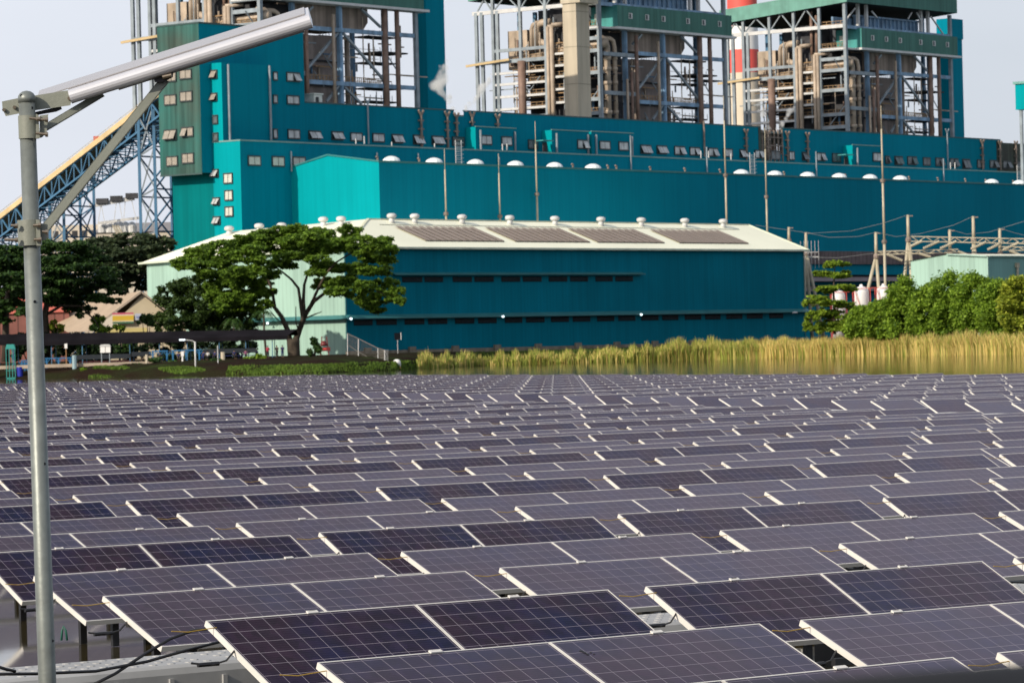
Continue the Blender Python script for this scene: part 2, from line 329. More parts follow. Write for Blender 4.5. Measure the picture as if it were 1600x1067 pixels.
def make_kind(c, full):
    """one pair of modules on its supports; local x along the row, y up the slope, z up"""
    root = empty('solar_panel_pair', (0, 0, 0)); t = TL[c]; zt = ZT+CZZ[c]
    for i in (0, 1):
        p = bpy.data.objects.new('solar_panel', me_pv); COL.objects.link(p); p.parent = root; p.location = (i*1.98, 0, zt); p.rotation_euler = (t, 0, 0)
        q = bpy.data.objects.new('frame', me_fr); COL.objects.link(q); q.parent = p
    if full >= 1:
        dz = .84*math.sin(t); b = MB()
        b.box(.25, 3.70, -.80*math.cos(t)-.03, -.80*math.cos(t)+.03, zt-dz-.095, zt-dz-.045); b.box(.25, 3.70, -.2, -.14, zt-.17, zt-.115)
        b.build('mounting_rail', BLK, root)
        b = MB(); b.box(1.7, 2.4, -.9, -.2, .0, .16); b.box(2.8, 3.5, -.9, -.2, .0, .16); b.box(1.75, 2.35, -.85, -.25, .16, .2); b.box(2.85, 3.45, -.85, -.25, .16, .2); b.build('float', BLK, root)
    if full >= 2:
        for x in (.42, 1.15, 2.7, 3.5):
            for y, z in ((-.80*math.cos(t), zt-dz-.095), (-.17, zt-.17)):
                b = MB(); b.box(x-.035, x+.035, y-.02, y+.02, .0, z); b.build('leg', BLK, root)
        for x in (.98, 2.96):
            b = MB(); b.box(x-.05, x+.05, -.022, .012, .001, .012); b.box(x-.03, x+.03, .0, .012, -.05, .012)
            q = b.build('clamp', ALU, root); q.location = (0, 0, zt); q.rotation_euler = (t, 0, 0)
        b = MB(); b.box(1.2, 3.9, -.98, -.93, .03, .09); b.build('tray', BLK, root)
    # earth wire and connector lead running to the pair on the left
    if full >= 1:
        b = MB(); y0_ = -.10
        b.path([(.03, y0_, zt-.05), (-.08, y0_-.01, zt-.055), (-.24, y0_-.02, zt-.065), (-.38, y0_-.01, zt-.05)], .0038, 5); b.build('earth_wire', CABY, root)
        b = MB(); b.path([(.02, -.36, zt-.20), (-.12, -.44, zt-.27), (-.26, -.47, zt-.29), (-.42, -.42, zt-.27)], .008, 5); b.path([(-.20, -.455, zt-.285), (-.38, -.45, zt-.285)], .018, 6); b.build('connector_lead', CABK, root)
    return root
def to_px(p):
    d = p-Vector((0, 0, CZ)); dd = d.dot(Fa); return 800+F*d.dot(cr_)/dd, 533.5-F*d.dot(cu_)/dd
units = []
for blk, j0, nj, k0, k1 in (('a', 0, 9, -2, 62), ('b', 10.25, 9, 13, 76)):
    for k in range(k0, k1):
        for j in range(nj):
            u, v, c = unit_uv(k, j+j0); P = AF.w(u, v, ZT); Q = AF.w(u+3.95, v, ZT); Rr = AF.w(u+3.95, v-.9, ZT-.4)
            x0, y0 = to_px(P); x1, y1 = to_px(Q)
            if P.y > 8 and max(x1, to_px(Rr)[0]) > -4 and x0 < 1604 and y1 < 1070: units.append((P.y, blk, k, j, u, v, c, x0))
units.sort(key=lambda q: q[0])
ONES = 'first second third fourth fifth sixth seventh eighth ninth tenth eleventh twelfth thirteenth fourteenth fifteenth sixteenth seventeenth eighteenth nineteenth'.split()
def ordw(n):
    if n < 20: return ONES[n-1]
    t = {2: 'twent', 3: 'thirt', 4: 'fort', 5: 'fift', 6: 'sixt'}[n//10]
    return t+'ieth' if n % 10 == 0 else t+'y-'+ONES[n % 10-1]
ind, rest = units[:300], units[300:]
bcount = {}
for q in units: bcount.setdefault((q[1], q[2]), []).append(q[7])
for key in bcount: bcount[key].sort()
ub = sorted({q[2] for q in units if q[1] == 'b'})
for n, (D, blk, k, j, u, v, c, x0) in enumerate(ind):
    full = 2 if D < 46 else (1 if D < 110 else 0)
    key = (c, full); new = key not in protos
    if new: protos[key] = make_kind(c, full)
    o = protos[key] if new else copy_tree(protos[key])
    o.location = AF.w(u, v, 0); o.rotation_euler = (0, 0, YAW)
    if not new: o.rotation_euler = (random.uniform(-.004, .004), random.uniform(-.004, .004), YAW+random.uniform(-.004, .004))
    MI[o.name] = (Matrix.Translation(o.location) @ Matrix.Rotation(YAW, 4, 'Z')).inverted()
    pos = bcount[(blk, k)].index(x0)+1
    tone = 'dark raised' if c == 0 else 'greyish'
    if blk == 'a': lab = '%s pair of solar panels, %s from left in the %s row from the front' % (tone, ordw(pos), ordw(k+3))
    else: lab = '%s rear-array solar panel pair, %s from left in its %s row' % (tone, ordw(pos), ordw(k-ub[0]+1))
    tag(o, lab, 'solar panels', 'pairs of solar panels floating on the pond')
rt = [o for o in COL.objects if o.get('label', '').startswith('greyish pair of solar panels, first from left in the second row')]
if rt:                                          # dark droppings on the right-hand module of this pair
    rs_ = random.Random(3); b = MB()
    for x, y, r_ in ((2.14, -.17, .018), (2.15, -.195, .015), (2.155, -.22, .013), (2.20, -.20, .009), (2.21, -.225, .008)): b.lathe((x-1.98, y, .0), [(r_, 0), (r_*.6, .003)], 7)
    for _ in range(14): b.lathe((rs_.uniform(-.6, 1.5), rs_.uniform(-.6, -.1), 0), [(.0035, 0), (.002, .002)], 5)
    q = b.build('bird_dropping', BLK, rt[0]); q.data = q.data; q.location = (1.98, 0, ZT+CZZ[2]); q.rotation_euler = (TL[2], 0, 0)
    mi_ = MI[rt[0].name].inverted()
    for vtx in q.data.vertices: vtx.co = mi_ @ vtx.co
b = MB(); fu = []
def tilted(b, u, v, c, x0, x1, y0, y1, z0, z1):
    t = TL[c]; zt = ZT+CZZ[c]; ct, st = math.cos(t), math.sin(t)
    P = [(x0,y0,z0),(x1,y0,z0),(x1,y1,z0),(x0,y1,z0),(x0,y0,z1),(x1,y0,z1),(x1,y1,z1),(x0,y1,z1)]
    W_ = [AF.w(u+x, v+y*ct-z*st, zt+y*st+z*ct) for x, y, z in P]
    b.add(W_, [(0,3,2,1),(4,5,6,7),(0,1,5,4),(1,2,6,5),(2,3,7,6),(3,0,4,7)])
for (D, blk, k, j, u, v, c, x0) in rest:
    for i in (0, 1):
        b.mi = 0; tilted(b, u, v, c, i*1.98, i*1.98+1.972, -.99, 0, -.048, -.002)
        b.mi = 1; tilted(b, u, v, c, i*1.98+.016, i*1.98+1.949, -.974, -.016, -.002, .002)
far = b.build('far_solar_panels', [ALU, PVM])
uvl = far.data.uv_layers.new(name='UVMap')
for pl in far.data.polygons:
    if pl.material_index == 1 and pl.normal.z > .8:
        for li, uvc in zip(pl.loop_indices, ((0, 0), (12, 0), (12, 6), (0, 6))): uvl.data[li].uv = uvc
tag(far, 'grey mass of solar panel rows in the rear array towards the far shore', 'solar panels', 'pairs of solar panels floating on the pond', 'stuff')
# walkway floats: grey pontoons with round studs
def walkway(L_, wd, name='walkway_float', top=.30):
    b = MB(); r = .07
    pr = [(0, .02), (0, top-r), (r*.3, top-r*.3), (r, top), (wd-r, top), (wd-r*.3, top-r*.3), (wd, top-r), (wd, .02)]
    b.prism([(y, z) for y, z in pr], 0, .01, L_-.01)
    nx = int(L_/.5)
    for i in range(nx+1):
        b.box(i*.5-.02+.04, i*.5+.02+.04, -.02, 0, .03, top-.1)
    return b
def studs(L_, wd, top=.30):
    b = MB(); nx = int(L_/.17)
    for i in range(nx):
        for j in range(5):
            if i % 12 in (6,): continue
            b.lathe((.1+i*.17, .16+j*(wd-.32)/4, top), [(.036, 0), (.032, .006), (.015, .008)], 8)
    return b
for i, (g, j, L_) in enumerate(((0, -.5, 4.3), (0, .5, 4.3), (0, 1.5, 4.3))):
    u = j*PU+g*SG; v = g*PV+1.05
    root = empty('walkway_float', AF.w(u, v, 0), YAW, ('grey studded walkway float in the bottom left corner under crossing black cables', 'grey studded walkway float under the dark front panels', 'grey studded walkway float showing in the gap between two front panels')[i], 'pontoon', 'studded walkway floats')
    fr = Frame(AF.w(u, v, 0), YAW)
    for bb, nm, mt in ((walkway(L_, 1.05), 'body', HDPE), (studs(L_, 1.05), 'stud_pattern', HDPE)):
        bb.v = [fr.w(*p) for p in bb.v]; bb.build(nm, mt, root)
n = 0
for i in range(28):                             # long white walkway between the two arrays
    g0 = 4.6+i*.42; u0 = (10.32)*PU+g0*SG; v0 = g0*PV
    u1 = 10.32*PU+(g0+.41)*SG; v1 = (g0+.41)*PV; p = AF.w(u0, v0, .2); q = AF.w(u1, v1, .2)
    b = MB(); b.beam(p, q, 1.1, .22); b.beam(p-Vector((0,0,.14)), q-Vector((0,0,.14)), .9, .1)
    o = b.build('walkway_float', HDPW)
    tag(o, 'white walkway float segment %s from the right between front and rear arrays' % ordw(i+1), 'pontoon', 'white walkway floats between the arrays')
# loose cables at the front left
for nm, lab, pts in (('cable', 'long black cable crossing the walkway float to the front panel', [(-30, 1053), (60, 1052), (150, 1048), (230, 1033), (290, 1016), (352, 1000)]),
                     ('cable', 'brownish black cable rising steeply over the walkway float', [(140, 1072), (180, 1052), (225, 1022), (265, 998), (300, 985), (330, 981)]),
                     ('cable', 'short black cable end at the left edge by the pole', [(-6, 1040), (10, 1045), (24, 1048)])):
    b = MB(); b.path([atD(x, y, 27.2+.004*x) for x, y in pts], .012, 7); tag(b.build(nm, CABK, smooth=True), lab, 'cable', 'loose cables at the front left')
b = MB(); b.path([atD(96, 1000, 31.5), atD(97, 985, 31.5), atD(99, 978, 31.5), atD(103, 985, 31.5), atD(105, 1000, 31.5)], .01, 6)
tag(b.build('wire_loop', M('green_wire', (.01, .09, .06), .5), smooth=True), 'small green wire loop standing above the water near the pole', 'wire')
b = MB(); b.box(0, 2.6, 0, .9, .02, .16); fr = Frame(AF.w(-2.2, 3.0, 0), YAW); b.v = [fr.w(*p) for p in b.v]
tag(b.build('mooring_float', HDPE), 'low grey float slab beside the leftmost panel legs', 'pontoon')

# ------------------------------------------------------------------ street lamp in the foreground
LD = 19.6
GALV = M('galvanised_steel', (.21, .235, .225), .45, metal=.35, var=.15, vs=14, streak=.3, bump=.04, bs=40)
OLIVE = M('olive_grey_paint', (.19, .205, .175), .45, var=.08, vs=6, bump=.05, bs=60)
LALU = M('lamp_aluminium', (.60, .61, .66), .3, metal=.3, var=.05, vs=3)
BOLT = M('bolt_steel', (.35, .29, .22), .3, metal=.8)
PANT = M('lamp_solar_glare', (.34, .33, .34), .25, var=.05)  # light grey holds the sky glare on the module top
pb = atD(74, 1067, LD); top = atD(41.5, 150, LD)
ax = (top-pb).normalized(); base = pb-ax*((pb.z-.25)/ax.z)
lamp = empty('solar_street_lamp', base, 0, 'galvanised solar street lamp with long slanted lamp head at far left', 'street lamp')
b = MB(); b.path([base-ax*.3, pb, top-ax*.02], [.0475, .0467, .0425], 24); b.build('pole', GALV, lamp, True)
b = MB(); b.path([top-ax*.035, top-ax*.012, top, top+ax*.012, top+ax*.022, top+ax*.026], [.0455, .0465, .044, .036, .022, .004], 20); b.build('cap', GALV, lamp, True)
def Lp(x, y, dz=0): return atD(x, y, LD+dz)
# lamp head: slab with a rounded near edge
l0, l1 = Lp(109, 153.5), Lp(486, 35); e1 = (l1-l0).normalized(); Ln = (l1-l0).length
e2 = Vector((0, 1, .24)); e2 = (e2-e1*e2.dot(e1)).normalized(); e3 = e1.cross(e2).normalized()
if e3.z < 0: e3 = -e3
def lampmesh(x0, x1, w0, w1, h, mat, name, round_=True):
    prof = []
    if round_:
        for i in range(9):
            a = math.pi*(.5+i/8); prof.append((w0+h*.9*math.cos(a)*.9, h*math.sin(a)))
        prof.append((w1, -h)); prof.append((w1, h))
    else: prof = [(w0, h), (w0, h-.006), (w1, h-.006), (w1, h)]
    vs = [l0+e1*x+e2*p+e3*q for x in (x0, x1) for p, q in prof]; n = len(prof); b = MB()
    b.add(vs, [tuple(range(n))[::-1], tuple(range(n, 2*n))]+[(i, (i+1) % n, n+(i+1) % n, n+i) for i in range(n)])
    return b.build(name, mat, lamp)
lampmesh(0, Ln, .03, .34, .036, LALU, 'lamp_housing')
lampmesh(-.17, Ln-.02, .07, .335, .044, PANT, 'solar_module', False)
b = MB(); b.add([l0+e1*x+e2*p+e3*q for x in (.25, Ln-.05) for p, q in ((.07, -.037), (.28, -.037), (.28, -.048), (.07, -.048))], [(0,1,2,3),(7,6,5,4),(0,4,5,1),(1,5,6,2),(2,6,7,3),(3,7,4,0)])
b.build('light_panel', M('led_lens', (.5, .5, .48), .3), lamp)
# side arm plate and brackets
def plate(pts, d0, d1, name, mat, par=lamp):
    b = MB(); n = len(pts); vs = [Lp(x, y, d0) for x, y in pts]+[Lp(x, y, d1) for x, y in pts]
    b.add(vs, [tuple(range(n)), tuple(range(n, 2*n))[::-1]]+[((i+1) % n, i, n+i, n+(i+1) % n) for i in range(n)])
    return b.build(name, mat, par)
plate([(3, 159), (27, 154), (106, 141.5), (109, 143), (112, 156), (110, 165), (54, 173), (9, 182), (4, 171)], .055, .063, 'arm_plate', OLIVE)
plate([(52, 176), (95, 166), (97, 171), (88, 175), (54, 181)], .10, .26, 'arm_plate', BLK)
def band(y0, y1, x0, x1, wd=.056):
    c0 = Lp(x0, y0); c1 = Lp(x1, y1); b = MB(); b.path([c0, c1], wd, 48); return b
ub_ = band(181, 217, 44.2, 45.5, .0535).build('clamp_band', OLIVE, lamp)
plate([(56, 178), (60, 180), (62.5, 216), (56, 217)], -.045, -.037, 'clamp_flange', OLIVE, ub_)
plate([(62, 181), (75.5, 179), (73, 207), (66, 215), (62, 216)], -.02, -.012, 'clamp_flange', OLIVE, ub_)
lb_ = band(344, 384, 45.5, 47, .0615).build('clamp_band', OLIVE, lamp)
plate([(56, 343), (62, 344), (64, 384), (57, 384)], -.055, -.045, 'clamp_flange', OLIVE, lb_)
plate([(62, 349), (73, 350), (73, 375), (62, 377)], -.02, -.01, 'clamp_flange', OLIVE, lb_)
for a_, c_, par in (((46, 185), (62, 186.5), ub_), ((56, 187), (74, 187.5), ub_), ((56, 208.5), (74, 210.5), ub_), ((17, 352.5), (27, 353), lb_), ((7, 374.5), (27, 375), lb_), ((52, 352.5), (63, 352), lb_), ((53, 374.5), (64, 374.5), lb_), ((66, 362), (74, 363), lb_)):
    b = MB(); b.path([Lp(*a_, -.075), Lp(*c_, -.075)], .0075, 8); b.path([Lp(c_[0]-3, c_[1], -.075), Lp(c_[0]+1, c_[1], -.075)], .014, 6); b.build('bolt', BOLT, par)
for x, y in ((6, 172), (22.5, 168), (108, 154)):
    b = MB(); b.path([Lp(x, y, .054), Lp(x, y, .035)], .010, 6); b.build('bolt', BOLT, lamp)
for (x, y) in ((56, 471.5), (70.8, 724), (83, 1000), (51, 169.5), (35, 150.5)):
    k = (y-150)/(1067-150); cx = 41.5+k*32.5; rr = .0425+.0045*k
    off = (x-cx)/F*LD; off = max(-rr*.9, min(rr*.9, off)); dy = -math.sqrt(max(1e-6, rr*rr-off*off))
    b = MB(); P = Lp(x, y); P = Vector((P.x, P.y+dy, P.z)); b.path([P+Vector((0, .004, 0)), P+Vector((0, -.0012, 0))], .0075, 10); b.build('drain_hole', BLACK, lamp)
def channel(pts, wd, name, par):
    a_, c_ = pts; b = MB(); d = (c_-a_).normalized(); u = d.cross(Vector((0, 1, 0))).normalized()
    for off in (-wd/2+.002, wd/2-.002):
        q8 = [p_+u*(off+o_)+Vector((0, y_, 0)) for p_ in (a_, c_) for o_, y_ in ((-.002, 0), (.002, 0), (.002, .03), (-.002, .03))]
        b.add(q8, [(0,1,2,3),(7,6,5,4),(0,4,5,1),(1,5,6,2),(2,6,7,3),(3,7,4,0)])
    n_ = Vector((0, 1, 0)); vs = [a_+u*wd/2, a_-u*wd/2, c_-u*wd/2, c_+u*wd/2]; vs += [v_+n_*.004 for v_ in vs]
    b.add(vs, [(0,1,2,3),(7,6,5,4),(0,4,5,1),(1,5,6,2),(2,6,7,3),(3,7,4,0)])
    return b.build(name, OLIVE, par)
channel((Lp(70, 357, -.02), Lp(258, 124, .10)), .046, 'strut', lamp)
channel((Lp(70, 200, .02), Lp(160, 146, .15)), .034, 'strut', lamp)
plate([(240, 124), (262, 117), (271, 113), (270, 121), (258, 128), (242, 129)], .06, .14, 'hinge_bracket', BLK)
b = MB(); b.path([Lp(254, 121, .03), Lp(268, 118, .03)], .011, 8); b.build('bolt', BOLT, lamp)

# ------------------------------------------------------------------ dark handrail just in front of the camera, out of focus
hr = empty('handrail', (.33, 2.5, 1.4), 0, 'blurred black handrail crossing the bottom right corner', 'handrail')
r0 = atD(1180, 1121, 2.3); r1 = atD(1750, 1070, 2.75)
dirr = (r1-r0); b = MB(); b.path([r0-dirr*.15, r1+dirr*1.5], .021, 16); b.build('rail', BLK, hr, True)
b = MB(); P = r1+dirr*.9; b.path([Vector((P.x, P.y, 1.1)), P], .02, 12); b.build('post', BLK, hr, True)
b = MB(); P = r0-dirr*.14; b.path([Vector((P.x, P.y, 1.1)), P], .02, 12); b.build('post', BLK, hr, True)

# ------------------------------------------------------------------ power station
PF = Frame((-23.5617, 689.9385, 0), R(51.844)); GZ = 2.4
def pf(*a): return MB(PF)
def hip(*a): pass
zroof = PF.front(592, 253, 0)[1]
t1, _ = PF.side(455, 265, 0)                     # back of the low hall = front of the middle block
s1, z1top = PF.front(375, 220, t1)
t2, _ = PF.side(333, 270, s1)
tsh, zsh = PF.side(346, 98, s1)
sB, zBtop = PF.front(310, 37, t2)
tB, zBt2 = PF.side(245.5, 60, sB)
tBl, _ = PF.side(270, 300, s1)
SR = 330.                                        # far beyond the right edge
# low hall, its gable coloured brighter for the sun on it
low = empty('turbine_hall', PF.w(0, 0, GZ), PF.ang, 'long low teal hall with sunlit teal gable and white roof domes', 'industrial hall')
zpk = PF.side(512, 243, 0)[1]; tpk = PF.side(512, 243, 0)[0]
b = pf(); b.mi = 0
b.add([(0,0,GZ),(SR,0,GZ),(SR,0,zroof),(0,0,zroof),(0,t1,GZ),(0,t1,zroof),(0,tpk,zpk),(SR,t1,GZ),(SR,t1,zroof),(SR,tpk,zroof-.3),(2,tpk,zroof-.3)], [(0,1,2,3),(1,7,8,9,2)])
b.mi = 1; b.add([(-.002,0,GZ),(-.002,0,zroof),(-.002,tpk,zpk),(-.002,t1,zroof),(-.002,t1,GZ)], [(0,1,2,3,4)]); b.build('wall', [TEAL, TEAL_SUN], low)
b = pf(); b.add([(0,0,zroof-.2),(SR,0,zroof-.2),(SR,t1,zroof-.2),(0,t1,zroof-.2)], [(0,1,2,3)]); b.build('roof', M('hall_roof', (.12, .22, .23), .6, ribs=1), low)
b = pf(); b.box(-.12, SR, -.12, .1, zroof-.1, zroof+.25); b.beam((-.06, -.1, zroof+.1), (-.06, tpk, zpk+.1), .25, .3); b.beam((-.06, tpk, zpk+.1), (-.06, t1, zroof+.1), .25, .3); b.build('parapet_trim', M('trim_teal', (.02, .16, .17), .5), low)
for k, x in enumerate((611.4, 678, 742.5, 805, 866, 926, 1157.5, 1210, 1261, 1310.4, 1358.5, 1405.7, 1548.5, 1591.5)):
    s, _ = PF.front(x, 255, 5); rr = 1.66
    b = pf(); b.lathe((s, 5, zroof-.2), [(rr*.62, 0), (rr*.62, .55)], 16); b.lathe((s, 5, zroof+.35), [(rr*1.0, 0), (rr*1.02, .25), (rr*.93, .62), (rr*.75, .86), (rr*.4, 1.12), (rr*.1, 1.2)], 12)
    b.build('roof_ventilator', DOME, low, False)
for x in (590, 655, 890+5, 950, 963, 1016, 1070, 1125, 1225, 1270, 1321, 1420, 1465, 1508, 1540, 1583):
    s, _ = PF.front(x, 255, 7); b = pf(); b.tube((s, 7, zroof-.2), (s, 7, zroof+1.5), .2, n=6); b.tube((s, 7, zroof+1.35), (s-.35, 7, zroof+1.5), .2, n=6); b.build('stub_pipe', RUST, low)
for x in (636, 702, 768, 832, 890, 1000, 1050, 1110, 1185, 1245, 1290, 1340, 1385, 1440, 1500):
    s, _ = PF.front(x, 255, 3); b = pf()
    for q in range(5): b.box(s+q*.62, s+q*.62+.45, 2.6, 3.2, zroof-.1, zroof+.42)
    b.build('roof_vent_row', DARK, low)
# plinth band of the hall near the ground, seen right of the warehouse
zb1 = PF.front(1330, 393, 0)[1]; zb = [PF.front(1330, y, 0)[1] for y in (393, 413, 424, 430, 440, 446, 455)]
sL = PF.front(1200, 400, 0)[0]
b = pf(); b.mi = 0; b.box(sL, SR, -.6, -.05, zb[1], zb[0]); b.build('louvre_band', M('brown_louvres', (.12, .09, .09), .7, var=.3, vs=.5, ribs=1.5, ribd=.5), low)
b = pf(); b.box(sL, SR, -3, -.05, zb[3]-.4, zb[3]); b.box(sL, SR, -3.2, -.1, zb[5]-.3, zb[5]); b.build('dark_ledge', BLACK, low)
b = pf(); b.box(sL, SR, -2.8, -.05, zb[4], zb[3]-.4); b.box(sL, SR, -2.8, -.05, zb[6], zb[5]-.3); b.build('grey_band', M('mauve_grey_band', (.28, .24, .26), .7, var=.15), low)

def window(fr, plane, c, x0, y0, x1, y1, root, kind='milky', open_=0, frm=WFRAME):
    """window recess given by its pixel box on a wall; two panes, some tilted open; plane 'f' (t=c) or 's' (s=c)"""
    if plane == 'f': a0, z0 = fr.front(x0, (y0+y1)/2, c); a1, _ = fr.front(x1, (y0+y1)/2, c); zt_ = fr.front((x0+x1)/2, y0, c)[1]; zb_ = fr.front((x0+x1)/2, y1, c)[1]
    else: a0, _ = fr.side(x0, (y0+y1)/2, c); a1, _ = fr.side(x1, (y0+y1)/2, c); zt_ = fr.side((x0+x1)/2, y0, c)[1]; zb_ = fr.side((x0+x1)/2, y1, c)[1]
    if a0 > a1: a0, a1 = a1, a0
    f = MB(fr); th = .18
    def bx(m_, p0, p1, d0, d1, q0, q1):
        if plane == 'f': m_.box(p0, p1, c-d1, c-d0, q0, q1)
        else: m_.box(c-d1, c-d0, p0, p1, q0, q1)
    bx(f, a0-.06, a1+.06, 0, .06, zb_, zt_)
    bx(f, a0-th, a0, 0, .22, zb_-th, zt_+th); bx(f, a1, a1+th, 0, .22, zb_-th, zt_+th); bx(f, a0, a1, 0, .3, zt_, zt_+th); bx(f, a0, a1, 0, .22, zb_-th, zb_)
    w_ = f.build('window', frm, root)
    mid = (a0+a1)/2; pm = {'milky': WPANE, 'blind': WBLIND, 'dark': WDARK, 'old': OLDB if kind == 'old' else None}[kind]
    spans = ((a0+.04, mid-.07), (mid+.07, a1-.04)) if a1-a0 > 1.4 else ((a0+.04, a1-.04),)
    for i, (p0, p1) in enumerate(spans):
        g = MB(fr); o = open_ if (open_ < 2 or i == 1) else 0
        if kind == 'dark' and i == 0 and random.random() < .5: o = 0
        out = .75 if o else .05
        if plane == 'f': P = [(p0, c-.11, zt_-.04), (p1, c-.11, zt_-.04), (p1, c-.11-out, zb_+.06), (p0, c-.11-out, zb_+.06)]
        else: P = [(c-.11, p0, zt_-.04), (c-.11, p1, zt_-.04), (c-.11-out, p1, zb_+.06), (c-.11-out, p0, zb_+.06)]
        g.add(P+[((x-.05) if plane == 's' else x, (y-.05) if plane == 'f' else y, z) for x, y, z in P], [(0,1,2,3),(7,6,5,4),(0,4,5,1),(1,5,6,2),(2,6,7,3),(3,7,4,0)])
        g.build('pane', pm, w_)
    return w_

# middle block and tall block
mid = empty('service_block', PF.w(s1, t1, GZ), PF.ang, 'stepped teal block with a lit left side and window rows above the low hall', 'industrial building')
z2 = PF.front(600, 167.3, t2)[1]
b = pf(); b.mi = 0; b.add([(s1,t1,GZ),(SR,t1,GZ),(SR,t1,z1top),(s1,t1,z1top)], [(0,1,2,3)])
sN0, _ = PF.front(1188.5, 200, t2); sN1, _ = PF.front(1223, 200, t2); sM0, _ = PF.front(709, 172, t2); sM1, _ = PF.front(724, 172, t2)
zl = z1top-.4; zN = PF.front(1205, 240, t2)[1]; zM = PF.front(716, 182, t2)[1]
s475, _ = PF.front(475, 120, t2); sSt, _ = PF.front(1563, 219, t2)
for a_, c_, lo_ in ((s475, sM0, None), (sM0, sM1, zM), (sM1, sN0, None), (sN0, sN1, zN), (sN1, sSt, None)):
    zt_ = lo_ or z2; b.add([(a_,t2,zl),(c_,t2,zl),(c_,t2,zt_),(a_,t2,zt_)], [(0,1,2,3)])
b.mi = 1; b.add([(sSt,t2,zl),(SR,t2,zl),(SR,t2,z2-.6),(sSt,t2,z2-.6)], [(0,1,2,3)])
b.build('wall', [TEAL, STAIN], mid)
b = pf(); b.add([(s1-.002,t1,GZ),(s1-.002,t1,z1top),(s1-.002,t2,z1top),(s1-.002,t2,GZ)], [(0,1,2,3)]); b.build('side_wall', TEAL_SUN, mid)
b = pf(); b.box(s475, SR, t2+.05, t2+26, z2-1.2, z2-.8); b.box(s1, SR, t1+.05, t2-.05, z1top-.5, z1top-.3); b.build('roof', M('grey_roof', (.16, .2, .2), .7), mid)
b = pf(); b.box(s1-.1, SR, t1-.1, t1+.15, z1top-.05, z1top+.22); b.box(s1-.1, s1+.1, t1, t2, z1top-.05, z1top+.22); b.build('parapet_trim', M('pale_trim', (.16, .30, .29), .5), mid)
b = pf()
for a_, c_ in ((s475, sM0), (sM1, sN0), (sN1, sSt)): b.box(a_, c_, t2-.08, t2+.2, z2-.05, z2+.2)
b.build('roof_edge', M('dark_trim', (.02, .08, .09), .5), mid)
b = pf(); b.box(sN0-1.0, sN0, t2-.12, t2-.05, zl+3, z2-.1); b.box(sSt-2, sSt+1, t2-.1, t2-.05, zl+1, z2-.3); b.build('stained_panel', STAIN, mid)
b = pf()
for i in range(6):
    s = sN0+.4+i*(sN1-sN0-.8)/5; b.box(s-.12, s+.12, t2-.2, t2+.2, zN-5, z2-random.random()*1.2)
for z in (zN, zN+1.8, zN+3.6): b.box(sN0, sN1, t2-.15, t2+.1, z-.15, z+.1)
b.build('exposed_frame', RUST, mid)
b = pf(); b.box(sN0+.4, sN1-.4, t2+3, t2+3.3, zN-3, z2-.4); b.build('inner_panel', M('grey_inner', (.28, .28, .27), .7, var=.3, vs=.6), mid)
for q in [(482.5,206,499.6,217,1),(518.5,207,534.5,218,1),(548,209,564.5,220,0),(582.5,210,599,221.5,0),(612.5,211.5,628,223,1),(646,212.5,660,225,1),(675,214,691.5,225.5,1),
          (707,215.5,724,227,9),(825.6,220,839,232,9),(1001,228,1015.7,239.7,1),(1026.5,229,1040.7,240,1),(1054,230,1068.6,241.5,2),(1078,231.5,1092,242.4,2),(1107,232.7,1120,244,2),(1130,233.8,1143,244.4,0),
          (1156,235,1166,246,1),(1179.5,236,1192,247,2),(1205,237,1218,249,9),(1233,238,1240,249.5,0),(1253.5,239,1261,250,8),(1276,240,1288,251,2),(1300.7,241,1312.5,252.7,9),(1364,240,1376,251,0),(1383.4,245,1389,255,8),
          (1398,245.6,1409,257,8),(1418,246,1431,257,7),(1442.5,247.5,1452.4,258,9),(1462,248,1473.4,259,7),(1484.5,249,1496,260,7),(1504,250,1514,263,8),(1527,251,1537,262,9),(1546.7,251.6,1558,262,7),(1567,252.7,1579,262.7,7),(1587,253,1596,261,9)]:
    x0, y0, x1, y1, kd = q
    pen = 735 < x0 < 806 or 862 < x0 < 989 or 1334 < x0 < 1378
    window(PF, 'f', t2-.02, x0, y0, x1, y1, mid, 'milky' if kd < 3 else 'dark', {0: 0, 1: 1, 2: 2, 9: 0, 8: 1, 7: 2}[kd])
for q in [(388,245,405.7,258),(425.4,246,442.8,259.5),(457.7,246.6,475.7,260.5)]: window(PF, 'f', t1-.02, *q, mid, 'blind')
for q in [(351,272,363,286,0),(352.6,298.6,363.4,312.5,0),(353,324,364,337.5,0),(331.5,266,341,276,1),(334,310,343,319.5,1),(334.5,339.5,344,349.6,1)]: window(PF, 's', s1-.02, *q[:4], mid, 'blind' if not q[4] else 'milky', q[4])
